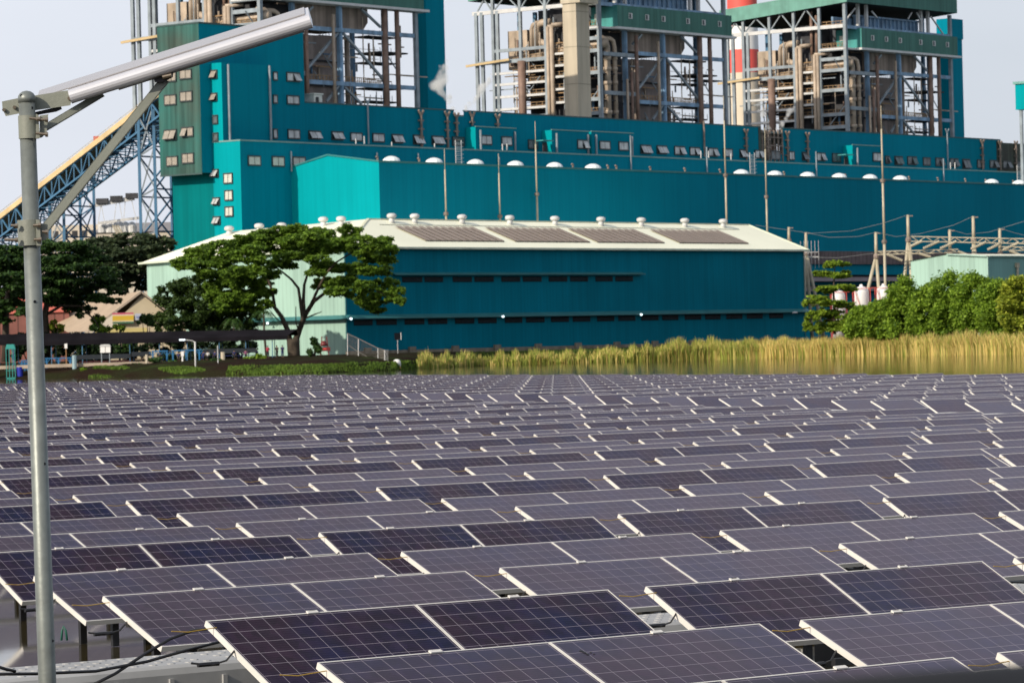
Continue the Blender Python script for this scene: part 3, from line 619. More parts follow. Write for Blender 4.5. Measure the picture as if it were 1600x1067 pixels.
# penthouses standing on the step between the two planes
def penthouse(x0, xs_, ytop, x1, wins, lab):
    # front plane a few metres before t2; its left side runs from xs_ (front corner) back to x0
    tf = t2-2.6; sa, zt_ = PF.front(xs_, ytop, tf); sb_, _ = PF.front(x1, ytop, tf)
    r = empty('roof_penthouse', PF.w(sa, tf, z1top), PF.ang, lab, 'penthouse', 'small penthouses on the hall roof')
    b = pf(); b.mi = 0; b.add([(sa,tf,zl),(sb_,tf,zl),(sb_,tf,zt_),(sa,tf,zt_),(sb_,t2,zl),(sb_,t2,zt_),(sa,t2,zt_)], [(0,1,2,3),(1,4,5,2),(3,2,5,6)])
    b.mi = 1; b.add([(sa-.01,tf,zl),(sa-.01,tf,zt_),(sa-.01,t2-.03,zt_),(sa-.01,t2-.03,zl)], [(0,1,2,3)]); b.build('wall', [TEAL, TEAL_SUN], r)
    b = pf(); b.box(sa-.1, sb_+.1, tf-.1, tf+.1, zt_, zt_+.18); b.build('roof_edge', M('pale_trim2', (.2, .34, .3), .5), r)
    for q in wins: window(PF, 'f', tf-.02, *q[:4], r, 'milky', q[4])
    for x in (xs_+6, x1-3):
        s, _ = PF.front(x, ytop, tf); b = pf(); b.tube((s, tf-.25, zl), (s, tf-.25, zt_-.6), .22, n=6); b.build('drain_pipe', STEEL, r)
    return r
penthouse(731, 743, 198.5, 806, [(752, 213, 767, 225.5, 0), (784, 215, 798.5, 227, 0)], 'small teal penthouse with two windows left of the wide one')
penthouse(850, 862, 203.5, 920, [(902.4, 220, 917.4, 232, 2)], 'wide teal penthouse with one half open window by the door canopy')
penthouse(919, 924, 206, 989, [(937, 222, 952, 233, 0), (967, 223, 980.5, 234.7, 0)], 'teal penthouse with two closed windows joined to the wide one')
penthouse(1320, 1332, 227, 1379, [(1364, 240, 1376, 251.5, 0)], 'small teal penthouse with one window right of the third boiler front')
for x, y in ((851, 221), (1322, 243)):
    s, z = PF.front(x, y, t2-3.2); b = pf(); b.box(s-1.6, s+1.8, t2-4.2, t2-2.0, z, z+.2); b.build('door_canopy', M('canopy_teal', (.05, .3, .3), .5), mid)
    b = pf(); b.box(s-.2, s+1.2, t2-2.9, t2-2.75, zl, z-.2); b.build('door', DARK, mid)
# wall pipes with forked heads
def wallpipe(x, y0, y1, r=.24, fork=True, mat=RUST, tt=None, clamps=True):
    tt = tt or t2; s, z0 = PF.front(x, y0, tt-.4); _, z1_ = PF.front(x, y1, tt-.4); b = pf(); b.tube((s, tt-.4, z1_), (s, tt-.4, z0), r, n=7)
    if fork: b.tube((s, tt-.4, z0-.2), (s-.75, tt-.4, z0+.8), r, n=6); b.tube((s, tt-.4, z0-.2), (s+.75, tt-.4, z0+.8), r, n=6)
    if clamps:
        z = z0-1.2
        for i in range(3): b.box(s-.7, s+.7, tt-.5, tt-.1, z-.16, z+.16); z -= 1.7
    return b.build('drain_pipe', mat, mid)
for x, y0, y1 in ((658, 179, 230), (699, 181, 231), (713.5, 183, 213), (738, 182, 197), (777.8, 185, 199), (1166, 208, 250), (1200, 210, 251), (1230.6, 211, 252), (1262, 213, 254), (1535, 224, 265), (1562.5, 226, 266), (1587.5, 226, 267)): wallpipe(x, y0, y1)
for x, y0, y1 in ((574.5, 161, 225), (1480, 207, 265)): wallpipe(x, y0, y1, .16, True, STEEL, clamps=False)
wallpipe(1099.7, 190, 245, .2, False, RUST, clamps=False)
for x, y0, y1 in ((356.5, 101, 219), (421, 103, 219.5)): wallpipe(x, y0, y1, .22, False, STEEL, tt=tsh, clamps=False)
for x, y0, y1 in ((455, 237, 268), (589, 239, 252), (653.5, 240, 256), (780, 246, 260), (985, 212, 266), (1104, 230, 271), (1275, 237, 276), (1474, 248, 284)): wallpipe(x, y0, y1, .15, False, STEEL, tt=t1, clamps=False)
for x, y0, y1 in ((612, 222, 228), (679, 224, 230), (785, 225, 235), (792, 225, 235), (1095, 236, 247), (1107, 236, 247), (1142, 240, 250), (1485, 254, 264), (1492, 254, 264), (569, 213, 225), (556, 217, 225)): wallpipe(x, y0, y1, .13, False, PALEM, tt=t1+1.2, clamps=False)
for x, y0, y1 in ((716, 224, 256), (1175, 243, 272), (1592, 262, 283)):
    s, za = PF.front(x, y0, t1-1); _, zc = PF.front(x, y1, t1-1); b = pf(); zc = max(zc, zroof)
    for d in (-.9, .9): b.box(s+d-.06, s+d+.06, t1-1.1, t1-.98, zc, za+.6)
    z = zc
    while z < za: b.box(s-.9, s+.9, t1-1.1, t1-1.0, z, z+.14); b.box(s-1, s+1, t1-1.5, t1-1.4, z+.3, z+.4); z += .75
    b.build('ladder', PALEM, mid)
s_, z_ = PF.front(486.5, 152, t2+2); b = pf(); b.box(s_-1.2, s_+1.2, t2+.3, t2+3, z2-.5, z2+1.7); b.box(s_-1.4, s_+1.4, t2+.1, t2+3.2, z2+1.7, z2+1.95); b.build('air_handler', M('off_white_box', (.6, .62, .58), .5), mid)
b = pf(); b.box(s_-.7, s_+.1, t2+.2, t2+.3, z2+.2, z2+1.2); b.build('fan_grille', DARK, mid)
# tall bunker block with the dirty overhanging box
tall = empty('bunker_tower', PF.w(s1, t2, GZ), PF.ang, 'tall teal tower block with a grimy overhanging box full of windows at left', 'industrial tower')
ztop = zBtop; zbot = PF.front(315, 270, t2)[1]
b = pf(); b.mi = 0; b.add([(sB,t2-.02,zbot),(s1,t2-.02,zbot),(s1,t2,GZ),(s475,t2-.02,GZ),(s475,t2-.02,ztop),(sB,t2-.02,ztop)], [(0,1,2,3,4,5)])
b.add([(s475,t2,z2-.8),(s475,tB,z2-.8),(s475,tB,ztop),(s475,t2,ztop)], [(0,1,2,3)]); b.add([(sB,t2,ztop),(s475,t2,ztop),(s475,tB,ztop),(sB,tB,ztop)], [(0,1,2,3)])
b.mi = 1; b.add([(sB,t2,zbot),(sB,t2,ztop),(sB,tB,ztop),(sB,tB,zbot)], [(0,1,2,3)]); b.add([(sB,t2,zbot),(sB,tB,zbot),(s1,tB,zbot),(s1,t2,zbot)], [(0,1,2,3)])
b.mi = 2; b.add([(s1,t2+.01,GZ),(s1,t2+.01,zbot),(s1,tBl,zbot),(s1,tBl,GZ)], [(0,1,2,3)])
b.mi = 0; b.add([(sB,tB,zbot),(sB,tB,ztop),(s475,tB,ztop),(s475,tB,GZ),(s1,tB,GZ),(s1,tB,zbot)], [(0,1,2,3,4,5)])
b.build('wall', [TEAL, TEAL_D, M('mid_teal_cladding', (.0, .17, .18), .6, spec=.04, var=.1, vs=.06, streak=.15, ribs=1.1, ribd=.05)], tall)
b = pf(); b.box(sB-.1, s475, t2-.14, t2, ztop, ztop+.3); b.box(sB-.1, sB+.1, t2, tB, ztop, ztop+.3); b.box(sB-.15, sB, t2-.1, tB, zbot-.3, zbot); b.build('roof_edge', M('dark_trim2', (.03, .07, .07), .6), tall)
b = pf(); b.mi = 0; b.add([(s1,tsh,z1top-.2),(PF.front(423,100,tsh)[0],tsh,z1top-.2),(PF.front(423,100,tsh)[0],tsh,zsh),(s1,tsh,zsh),(PF.front(423,100,tsh)[0],t2,z1top-.2),(PF.front(423,100,tsh)[0],t2,zsh),(s1,t2,zsh)], [(0,1,2,3),(1,4,5,2),(3,2,5,6)])
b.mi = 1; b.add([(s1-.03,tsh,z1top-.2),(s1-.03,tsh,zsh),(s1-.03,t2,zsh),(s1-.03,t2,z1top-.2)], [(0,1,2,3)]); b.build('stair_shaft', [TEAL, TEAL_SUN], tall)
OLDB = M('grimy_blind_window', (.30, .27, .23), .6, var=.2, vs=2, ribs=.35, ribd=.4)
for q in [(282,110,299,123,'blind',0),(262,114,275,127,'blind',0),(258,149.6,275,163.5,'blind',0),(282.6,144,300,158,'blind',0),(258,204,275.7,218,'dark',1),(285,200,301.7,213,'dark',2),(261.5,245.6,277.4,258.8,'blind',0),(285.8,240.7,302.4,254.6,'blind',0)]: window(PF, 's', sB-.02, *q[:4], tall, 'old', q[5])
for q in [(330.5,111,339,122,1),(330.5,147,339,157,1),(334,181.5,340,193,0),(334.5,209,340.5,220.6,0)]: window(PF, 's', s1-.05, *q[:4], tall, 'old' if q[4] else 'dark', q[4])
for q in [(448,115,467,127,2),(448.6,151,466,162.5,0),(450,204,467,216.5,0),(427,114,432,125,0),(427,150,432,161,0),(427,203,432,216,0)]: window(PF, 'f', t2-.03, *q[:4], tall, 'milky', q[4])

# ------------------------------------------------------------------ boiler houses, three alike; measured on the right-hand one
t3 = t2+19
s3, zc = PF.front(1322, 100, t3)
def FX(x): return PF.front(x, 110, t3)[0]-s3
def FZ(x, y, dt=0): return PF.front(x, y, t3+dt)[1]
def SX(x): return PF.side(x, 110, s3)[0]-t3
def SZ(x, y): return PF.side(x, y, s3)[1]
BZ = z2-4
T = {x: SX(x) for x in (1138, 1156, 1163, 1183, 1204, 1242, 1282, 1322)}; X = {x: FX(x) for x in (1322, 1357, 1406.7, 1454, 1485.5)}
TD = T[1138]; XW = X[1485.5]
zr0 = FZ(1496, 22.4); zr1 = FZ(1496, 0)                     # roof fascia
zmain = SZ(1322, 40.3); levels = {}
def build_boiler(root, slab=True, fancy=True):
    bf = lambda: MB(Frame(PF.w(s3, t3, 0), PF.ang))
    # columns
    for x in (1163, 1204, 1242, 1282): b = bf(); b.box(-.3, .3, T[x]-.35, T[x]+.35, BZ, zr0-2.7*T[x]/TD+.3); b.build('column', STEEL, root)
    for x, tt in ((1138, TD), (1143, TD-1.6), (1156, TD-6)): b = bf(); b.box(-.3, .2, tt-.4, tt+.4, BZ, zmain+.2); b.build('column', STEEL, root)
    for dx, tt in ((5.5, TD-1), (5.5, TD-8), (8, T[1204]+2)): b = bf(); b.box(dx-.35, dx+.35, tt-.4, tt+.4, BZ, zmain); b.build('column', BLUE, root)
    b = bf(); b.box(-.4, .4, -.4, .4, BZ, zr0); b.build('column', STEEL, root)
    for x in (1357, 1406.7, 1454): b = bf(); b.box(X[x]-.5, X[x]+.5, .0, .8, BZ, FZ(1406, 88)+.5); b.box(X[x]-.25, X[x]+.25, -.15, 0, BZ, FZ(1406, 88)); b.build('column', LBLUE, root)
    b = bf(); b.box(XW-.4, XW+.4, -.4, .4, BZ, zr0-.5); b.build('column', STEEL, root)
    for tt in (8, TD*.5, TD-3): b = bf(); b.box(XW-.4, XW+.4, tt-.4, tt+.4, BZ, zr0-2.7*tt/TD+.2); b.build('column', BLUE, root)
    for x in (1351, 1364, 1449, 1460): b = bf(); b.box(FX(x)-.35, FX(x)+.35, 1.2, 1.9, FZ(1406, 48), zr0+.3); b.build('column', PALEM, root)
    # long side beams, floor by floor
    L1 = [51, 104, 120, 137, 153, 171, 189]
    def sb(ta, tc, z, m_=STEEL, hh=.35, dx=0, name='side_beam'):
        b = bf(); b.box(dx-.25, dx+.25, ta, tc, z-hh, z+hh); return b.build(name, m_, root)
    sb(0, TD+1, zmain, PALEM, .42)
    z = [SZ(1242, y) for y in L1]
    sb(T[1242], T[1163], z[1]); 
    for i in (2,): sb(T[1242], TD, z[i], STEEL, .42)
    for i in (3, 4, 5, 6): sb(T[1242], T[1163], z[i], PALEM, .26)
    z3_ = [SZ(1322, y) for y in (76, 91, 108.6, 140, 178, 198)]
    for q in z3_: sb(0, T[1282], q, STEEL, .4)
    z2_ = [SZ(1282, y) for y in (112, 129, 145, 163, 182)]
    for q in z2_: sb(T[1282], T[1242], q, PALEM, .25)
    # floors with rails
    def floor(ta, tc, zz, dep=7, rail=True, x0=.5):
        b = bf(); b.box(x0, dep, ta, tc, zz-.35, zz-.12); o = b.build('platform', DARK, root)
        if rail:
            b = bf(); n_ = max(2, int((tc-ta)/1.3)); xr_ = x0+.15
            for i in range(n_+1):
                y = ta+(tc-ta)*i/n_; b.box(xr_-.05, xr_+.05, y-.06, y+.06, zz, zz+1.25)
            for h in (.55, 1.2): b.box(xr_-.04, xr_+.04, ta, tc, zz+h-.06, zz+h+.06)
            b.build('railing', RAIL, o)
    zf = [SZ(1242, y) for y in (120, 137, 153, 171, 189)]
    for q in zf: floor(T[1242]+.3, T[1204]-.3, q); 
    for q in zf[:4]: floor(T[1204]+.3, T[1183], q-.4, 9, True, 2.0)
    for q in z2_: floor(T[1282]+.3, T[1242]-.3, q, 8)
    for q in (z3_[0], z3_[2], z3_[3], z3_[4], z3_[5]): floor(.3, T[1282]-.3, q, 8)
    floor(.3, T[1282]-.3, zmain+.1, 8)
    # front beams and bracing
    for y0, y1, xa, xb, mm in ((113, 121, 1370, 1483, LBLUE), (182, 188, 1370, 1483, LBLUE), (113.5, 114, 1326, 1366, STEEL), (169, 169.5, 1327, 1368, STEEL)):
        b = bf(); b.beam((FX(xa), -.1, FZ(xa, y0)), (FX(xb), -.1, FZ(xa, y0)), .5, .85); b.build('front_beam', mm, root)
    zz = FZ(1483, 121)
    for p, q in (((1369.5, 167), (1403.7, 119)), ((1409, 119), (1451, 179)), ((1403, 187), (1390, 207)), ((1409, 188), (1427, 210)), ((1366, 100), (1378, 86)), ((1429, 88), (1449, 111))):
        b = bf(); b.beam((FX(p[0]), .1, FZ(*p)), (FX(q[0]), .1, FZ(*q)), .45); b.build('brace', STEEL, root)
    # furnace
    b = bf(); xa, xb = FX(1366), FX(1444); za, zb_ = FZ(1400, 111), FZ(1400, 80)
    b.add([(xa, 2.2, za), (xb-1.5, 2.2, za), (xb, 2.2, za+1.6), (xb, 2.2, zb_), (xa, 2.2, zb_), (xa, 14, za), (xb-1.5, 14, za), (xb, 14, za+1.6), (xb, 14, zb_), (xa, 14, zb_)], [(0,1,2,3,4),(9,8,7,6,5),(0,5,6,1),(1,6,7,2),(2,7,8,3),(4,9,5,0)])
    b.build('furnace_hopper', FURN, root)
    b = bf(); b.box(FX(1368), FX(1419), 3.6, 16, BZ, za-1.6); 
    for q in (.22, .45, .68): b.mi = 1; b.box(FX(1368)-.1, FX(1419)+.3, 3.3, 3.65, BZ+(za-BZ)*q, BZ+(za-BZ)*q+.4)
    b.build('furnace', [M('furnace_wall', (.31, .26, .24), .7, var=.2, vs=.3, streak=.3), DARK], root)
    b = bf(); b.box(FX(1340), FX(1368)-.4, 3.5, 12, BZ, za+4); b.box(2, FX(1366), 9, 15, BZ, zb_+6); b.box(3, 12, T[1282]+1, T[1204], BZ+1, SZ(1242, 100)); b.build('inner_casing', DARK, root)
    b = bf(); b.box(7, FX(1375), T[1282], T[1204]-3, SZ(1242, 100), zr0-5); b.box(FX(1375), FX(1440), 14, TD-6, za+3, zr0-4.5); b.build('inner_casing', M('upper_casing', (.05, .06, .075), .7, var=.3), root)
    b = bf(); b.box(3, 11, T[1204]+.5, T[1183]+2, SZ(1204, 134), SZ(1204, 78)); b.build('gas_duct', DUCT, root)
    for y in (197,): pass
    # front rails
    for xa_, xb_, y in ((1371, 1419, 181), (1420, 1449, 182)):
        b = bf(); n_ = 14; zq = FZ(1371, 181)
        for i in range(n_+1): xx = FX(xa_)+(FX(xb_)-FX(xa_))*i/n_; b.box(xx-.07, xx+.07, .3, .42, zq, zq+1.35)
        b.box(FX(xa_), FX(xb_), .3, .42, zq+1.25, zq+1.38); b.box(FX(xa_), FX(xb_), .3, .42, zq+.5, zq+.6); b.build('railing', RAIL, root)
    # right-hand open stair floors
    for i, y in enumerate((120.5, 142, 154, 187, 204)):
        zq = FZ(1470, y); b = bf(); b.box(FX(1424), FX(1450), 10, 13, zq-.3, zq); b.box(X[1454]+.5, XW-.2, 2 if i % 2 else 5, 9, zq-.25, zq+.05); o = b.build('platform', DARK, root)
        b = bf()
        for k in range(9): xx = FX(1424)+(FX(1450)-FX(1424))*k/8; b.box(xx-.05, xx+.05, 10, 10.1, zq, zq+1.2)
        for k in range(6): xx = X[1454]+.6+(XW-X[1454]-.8)*k/5; b.box(xx-.05, xx+.05, 5, 5.1, zq, zq+1.2)
        b.box(FX(1424), XW, 10, 10.08, zq+1.12, zq+1.22); b.build('railing', PALEM if i != 3 else RAIL, o)
    # green gallery with six windows
    zg0, zg1 = FZ(1340, 75.6), FZ(1340, 45); xg = FX(1340)
    b = bf(); b.mi = 0; b.box(xg, FX(1489.5), -1.4, 1.6, zg0, zg1); b.mi = 1; b.box(xg-.02, xg+.5, -1.35, T[1282]-1.5, zg0+.1, zg1-.1); b.build('gallery', [GREEN, M('sunlit_gallery_side', (.04, .26, .25), .55, var=.15, streak=.2)], root)  # left side of the gallery coloured lighter for the sun on it
    b = bf(); b.box(xg-.6, FX(1494), -1.8, 1.6, zg0-.5, zg0); b.box(-.4, xg-.1, -.3, T[1282], zg0-.5, zg0-.1); b.build('gallery_deck', PALEM, root)
    for x in (1356.8, 1378.5, 1400, 1432, 1452.7, 1473.6):
        xx = FX(x); zz = (zg0+zg1)/2+.2; b = bf(); b.box(xx-.65, xx+.65, -1.5, -1.38, zz-.62, zz+.62); o = b.build('window', PALEM, root)
        b = bf(); b.box(xx-.5, xx+.1, -1.56, -1.49, zz-.5, zz+.5); b.build('pane', WFRAME, o)
    b = bf(); yy = T[1282]*.55; zz = (zg0+zg1)/2+.1; b.box(xg-.15, xg, yy-.8, yy+.8, zz-.5, zz+.7); b.build('window', WBLIND, root)
    b = bf()
    for k in range(9): yy = T[1282]*k/9; b.box(-.1, 0, yy, yy+.1, zg0, zg0+1.2)
    b.box(-.1, 0, 0, T[1282], zg0+1.1, zg0+1.2); b.build('railing', RAIL, root)
    # blue girder above, roof and fascia
    b = bf(); za_, zb_ = FZ(1406, 46), FZ(1406, 29); b.box(FX(1355), FX(1452), 3, 3.6, za_, zb_)
    for k in range(16): xx = FX(1357)+(FX(1450)-FX(1357))*k/15; b.box(xx-.12, xx+.12, 2.6, 3, za_, zb_)
    b.box(FX(1353), FX(1454), 2.4, 3.6, za_-.3, za_+.2); b.box(FX(1353), FX(1454), 2.4, 3.6, zb_-.2, zb_+.2); b.box(FX(1326), FX(1356), 4, 4.6, za_, zb_-.6); b.build('girder', LBLUE, root)
    b = bf(); b.box(0, XW, -.2, .3, FZ(1406, 50)-.4, FZ(1406, 50)+.4); b.build('front_beam', LBLUE, root)
    for p, q in (((1326, 36), (1344, 13)), ((1462, 26), (1482, 56)), ((1370, 18), (1378, 28)), ((1426, 30), (1432, 20)), ((1440, 20), (1446, 32))): b = bf(); b.beam((FX(p[0]), 1, FZ(*p)), (FX(q[0]), 1, FZ(*q)), .3); b.build('brace', PALEM, root)
    zb0 = zr0-2.7; zf1 = zr1-.2; zb1_ = zf1-2.7; te = TD+1.6                 # the roof falls towards the back
    b = bf(); b.add([(-.6,-1,zr0+.4),(XW+1.6,-1,zr0+.4),(XW+1.6,te,zb0+.4),(-.6,te,zb0+.4)], [(3,2,1,0)]); b.add([(-.6,-1,zf1-.2),(XW+1.6,-1,zf1-.2),(XW+1.6,te,zb1_-.2),(-.6,te,zb1_-.2)], [(0,1,2,3)]); b.build('roof_underside', M('dark_soffit', (.035, .045, .055), .8), root)
    b = bf(); b.mi = 0; b.box(-.7, XW+1.7, -1.2, -1, zr0, zf1)
    for xx, mi_ in ((XW+1.7, 0), (-.8, 1)):
        b.mi = mi_; b.add([(xx-.1,-1.2,zr0),(xx-.1,te,zb0),(xx-.1,te,zb1_),(xx-.1,-1.2,zf1),(xx+.1,-1.2,zr0),(xx+.1,te,zb0),(xx+.1,te,zb1_),(xx+.1,-1.2,zf1)], [(3,2,1,0),(4,5,6,7),(0,1,5,4),(2,3,7,6),(3,0,4,7),(1,2,6,5)])
    b.mi = 0; b.box(-.7, XW+1.6, te-.1, te+.1, zb0, zb1_)
    b.build('roof_fascia', [GREEN, M('sunlit_green_fascia', (.12, .30, .25), .6, var=.15, streak=.15)], root)  # left fascia gets a lighter green as its sunlit side
    for ta, tb in ((T[1282], T[1242]), (T[1242], T[1204]), (T[1204], T[1163]), (T[1163], TD)):
        mid_ = (ta+tb)/2; zq = zr0-2.7*mid_/TD; b = bf(); b.beam((0, ta, zmain), (0, mid_, zq), .28); b.beam((0, tb, zmain), (0, mid_, zq), .28); b.build('brace', STEEL, root)
    # ducts and pipes
    zz = SZ(1218, 104)
    for yq, r_ in ((1219, .85), (1211, .5)):
        ty = SX(yq); b = bf(); zt_ = SZ(yq, 70); b.path([(2.4, ty, SZ(yq, 108)), (2.4, ty, zt_-1.2), (2.4, ty-.4, zt_-.3), (2.4, ty-1.3, zt_+.1), (2.4, ty-4.5, zt_+.1)], r_, 10); b.build('duct', DUCT, root, True)
    b = bf(); ty = SX(1219); b.path([(2.2, ty-1, SZ(1219, 96)), (2.2, ty-4, SZ(1219, 104)), (2.2, ty-7.5, SZ(1219, 106))], .7, 9); b.build('duct', DUCT, root, True)
    b = bf(); b.path([(1.6, T[1204]-1, SZ(1204, 119)), (1.6, T[1242], SZ(1242, 112)), (1.6, T[1282], SZ(1282, 104)), (1.6, .8, SZ(1322, 99)), (2.2, -.6, SZ(1322, 98))], [.7, .75, .8, .95, .95], 10); b.build('duct', DUCT, root, True)
    for x, r_ in ((1334.5, .72), (1344.5, .5)):
        xx = FX(x); zt_ = FZ(x, 94); b = bf(); b.path([(xx-3, 1.2, zt_+.3), (xx-1.2, .9, zt_+.3), (xx-.3, .7, zt_-.2), (xx, .6, zt_-1.6), (xx, .6, BZ)], r_, 10)
        for y in (120, 135, 155, 197): zq = FZ(x, y); b.lathe((xx, .6, zq-.4), [(r_*1.3, 0), (r_*1.3, .8)], 10)
        b.build('downcomer_pipe', DUCT, root, True)
    for x, y0, r_, mt in ((1368, 88, .42, BROWN), (1396.6, 96, .35, DUCT), (1451, 88, .6, BROWN), (1464, 88, .5, BROWN), (1378.5, 120, .5, FURN), (1422, 121, .55, FURN), (1361, 140, .35, BROWN), (1355, 150, .3, DUCT)):
        b = bf(); b.tube((FX(x), -.5 if x not in (1378.5, 1422) else 2.4, BZ), (FX(x), -.5 if x not in (1378.5, 1422) else 2.4, FZ(x, y0)), r_, n=8); b.build('pipe', mt, root, True)
    for x, y0, r_, mt in ((1207, 124, .9, BROWN), (1247, 75, .38, DUCT), (1253, 73, .5, DUCT), (1275, 86, .42, DUCT), (1280, 86, .38, DUCT), (1264, 18, .4, BROWN), (1272, 24, .42, BROWN)):
        ty = SX(x); y1 = 205 if y0 > 40 else 90; b = bf(); b.tube((-.6 if y0 > 40 else 1.5, ty, SZ(x, y1) if y0 < 40 else BZ), (-.6 if y0 > 40 else 1.5, ty, SZ(x, y0)), r_, n=8)
        if 60 < y0 < 100: b.tube((-.6, ty, SZ(x, y0)), (1.5, ty-2, SZ(x, y0)+.2), r_, n=8)
        b.build('pipe', mt, root, True)
    b = bf(); b.beam((-1.0, SX(1190), SZ(1190, 122)), (-1.0, TD+2.5, SZ(1134, 131)), .25, .5); b.build('hoist_rail', M('monorail_yellow', (.5, .38, .2), .5), root)
    # clutter inside: valves, small lines, hangers
    rnd = random.Random(5)
    for mt, n_ in ((BROWN, 20), (DUCT, 20), (STEEL, 16), (BLUE, 10)):
        for _ in range(n_):
            b = bf(); ty = rnd.uniform(1, T[1183]); zq = rnd.uniform(BZ, SZ(1242, 108)); xx = rnd.uniform(1.2, 3)
            q = rnd.random()
            if q < .35: b.box(xx, xx+.3, ty, ty+rnd.uniform(1, 5), zq, zq+rnd.uniform(.15, .35))
            elif q < .75: b.box(xx, xx+.3, ty, ty+rnd.uniform(.2, .45), zq, zq+rnd.uniform(1, 5))
            else: b.box(xx, xx+.8, ty, ty+rnd.uniform(.5, 1.3), zq, zq+rnd.uniform(.5, 1.2))
            b.build('pipe_run' if q < .75 else 'valve_box', mt, root)
        for _ in range(n_//2):
            b = bf(); xx = rnd.uniform(2, XW-2); zq = rnd.uniform(BZ, FZ(1406, 125)); ty = rnd.uniform(2.2, 3.4)
            if rnd.random() < .5: b.box(xx, xx+rnd.uniform(1, 5), ty, ty+.3, zq, zq+.25)
            else: b.box(xx, xx+.3, ty, ty+.3, zq, zq+rnd.uniform(1, 5))
            b.build('pipe_run', mt, root)
    for mt, n_, nm in ((DUCT, 30, 'thin_pipe'), (STEEL, 34, 'secondary_steel'), (RAIL, 16, 'cable_tray')):
        for _ in range(n_):
            b = bf(); side = rnd.random() < .6; ln = rnd.uniform(3, 11)
            if side: ty = rnd.uniform(1, T[1183]); zq = rnd.uniform(BZ, SZ(1242, 100)); xx = rnd.uniform(-.3, 1.2)
            else: xx = rnd.uniform(1, XW-1); zq = rnd.uniform(BZ, FZ(1406, 118)); ty = rnd.uniform(.8, 2)
            if nm == 'secondary_steel' and rnd.random() < .45:
                d_ = rnd.choice((-1, 1))*ln*.5; b.beam((xx, ty, zq), (xx, ty+d_, zq+ln*.5) if side else (xx+d_, ty, zq+ln*.5), .18)
            elif nm == 'cable_tray' or rnd.random() < .3: b.box(xx, xx+(.25 if side else ln), ty, ty+(ln if side else .25), zq, zq+.22)
            else: b.tube((xx, ty, zq), (xx, ty, zq+ln), rnd.uniform(.1, .2), n=6)
            b.build(nm, mt, root)
    if slab:
        xa, xb = FX(1468), PF.front(1505.5, 120, t3+9)[0]-s3; zt_ = PF.front(1490, 30, t3+9)[1]; zc_ = PF.front(1490, 61, t3+9)[1]
        b = bf(); xa = PF.front(1485, 120, t3+9)[0]-s3; b.box(xa, xb-.3, 9, 12.4, BZ-8, zc_); b.box(xa-.3, xb, 8.8, 12.6, zc_, zt_); b.build('stair_tower', TEAL, root)
labs = ['left boiler house of blue steel framing behind the lamp head', 'middle boiler house of steel framing beside the beige concrete shaft', 'right boiler house of steel framing in front of the red and beige chimney']
s2_, _ = PF.front(937.5, 100, t3); off = s2_-s3
for i, k in enumerate((2, 1, 0)):
    random.seed(3)
    r = empty('boiler_house', PF.w(s3, t3, BZ), PF.ang, labs[i], 'boiler house', 'boiler houses of the power station')
    build_boiler(r, slab=(i != 1)); r.location = PF.w(s3+(off if i == 1 else -209.1 if i == 0 else 0), t3, BZ)
# concrete shaft beside the middle boiler
xs0, _ = PF.front(880.5, 100, t3-1); xs1, _ = PF.front(899.5, 100, t3-1)
tc0 = t3-3; sC, _ = PF.front(902, 100, tc0); sC1, _ = PF.front(923.5, 150, tc0); tC1 = PF.side(881, 100, sC)[0]
r = empty('concrete_shaft', PF.w(sC, tc0, BZ), PF.ang, 'tall beige concrete shaft with a wider head beside the middle boiler house', 'concrete tower')
b = pf(); b.box(sC, sC1, tc0, tC1, BZ, PF.front(902, 5, tc0)[1]); b.build('shaft', [CONC], r)
b = pf(); zh = PF.front(902, 5, tc0)[1]; b.box(sC-.3, sC1+1.6, tc0-1.3, tC1+.3, zh, zh+9); b.build('head', CONC, r)
b = pf()
for y in (18, 73, 131): zq = PF.front(905, y, tc0)[1]; b.box(sC-.03, sC1+.03, tc0-.03, tC1, zq-.08, zq+.05)
b.build('joint', M('concrete_joint', (.24, .22, .17), .8), r)
# chimney
P = atD(1163, 150, 1150); rad = 24.5/F*1150
ch = empty('chimney', (P.x, P.y, GZ), 0, 'tall round chimney banded red and white over beige concrete', 'chimney')
def cz(y): return atD(1160, y, 1150).z
for nm, y0, y1, mt, a_, c_ in (('shaft', 205, 115, CHCON, 1.05, 1.0), ('red_band', 115, 79, REDST, 1.0, .985), ('white_band', 79, 42, WHITE, .985, .965), ('red_band', 42, -60, REDST, .965, .93)):
    b = MB(); z0 = cz(y0) if y0 < 200 else GZ; b.lathe((P.x, P.y, 0), [(rad*a_, z0), (rad*c_, cz(y1))], 64); b.build(nm, mt, ch)
# steel tower at the right edge
Pq = Frame(atD(1632, 150, 900).xy.to_3d(), R(51.8)); r = empty('transfer_tower', (Pq.o.x, Pq.o.y, GZ), 0, 'small turquoise box on thin steel legs at the right edge', 'tower')
z0, z1_ = atD(1590, 170, 900).z, atD(1590, 130, 900).z
b = MB(Pq); b.box(0, 9, 0, 8, z0, z1_); b.build('cabin', TEAL_SUN, r)
b = MB(Pq); b.box(-.4, 9.4, -.4, 8.4, z1_, z1_+.6); b.build('roof', MINT_D, r)
for x, y in ((.8, .4), (8, .4), (.8, 7)): b = MB(Pq); b.tube((x, y, GZ), (x, y, z0), .45, n=8); b.build('leg', STEEL, r)
b = MB(Pq); zq = atD(1590, 198, 900).z; b.box(-4, 6, -.5, 3, zq, zq+.4); b.box(-4, -3.8, -.5, 3, zq, zq+1.4); b.build('platform', POLEM, r)
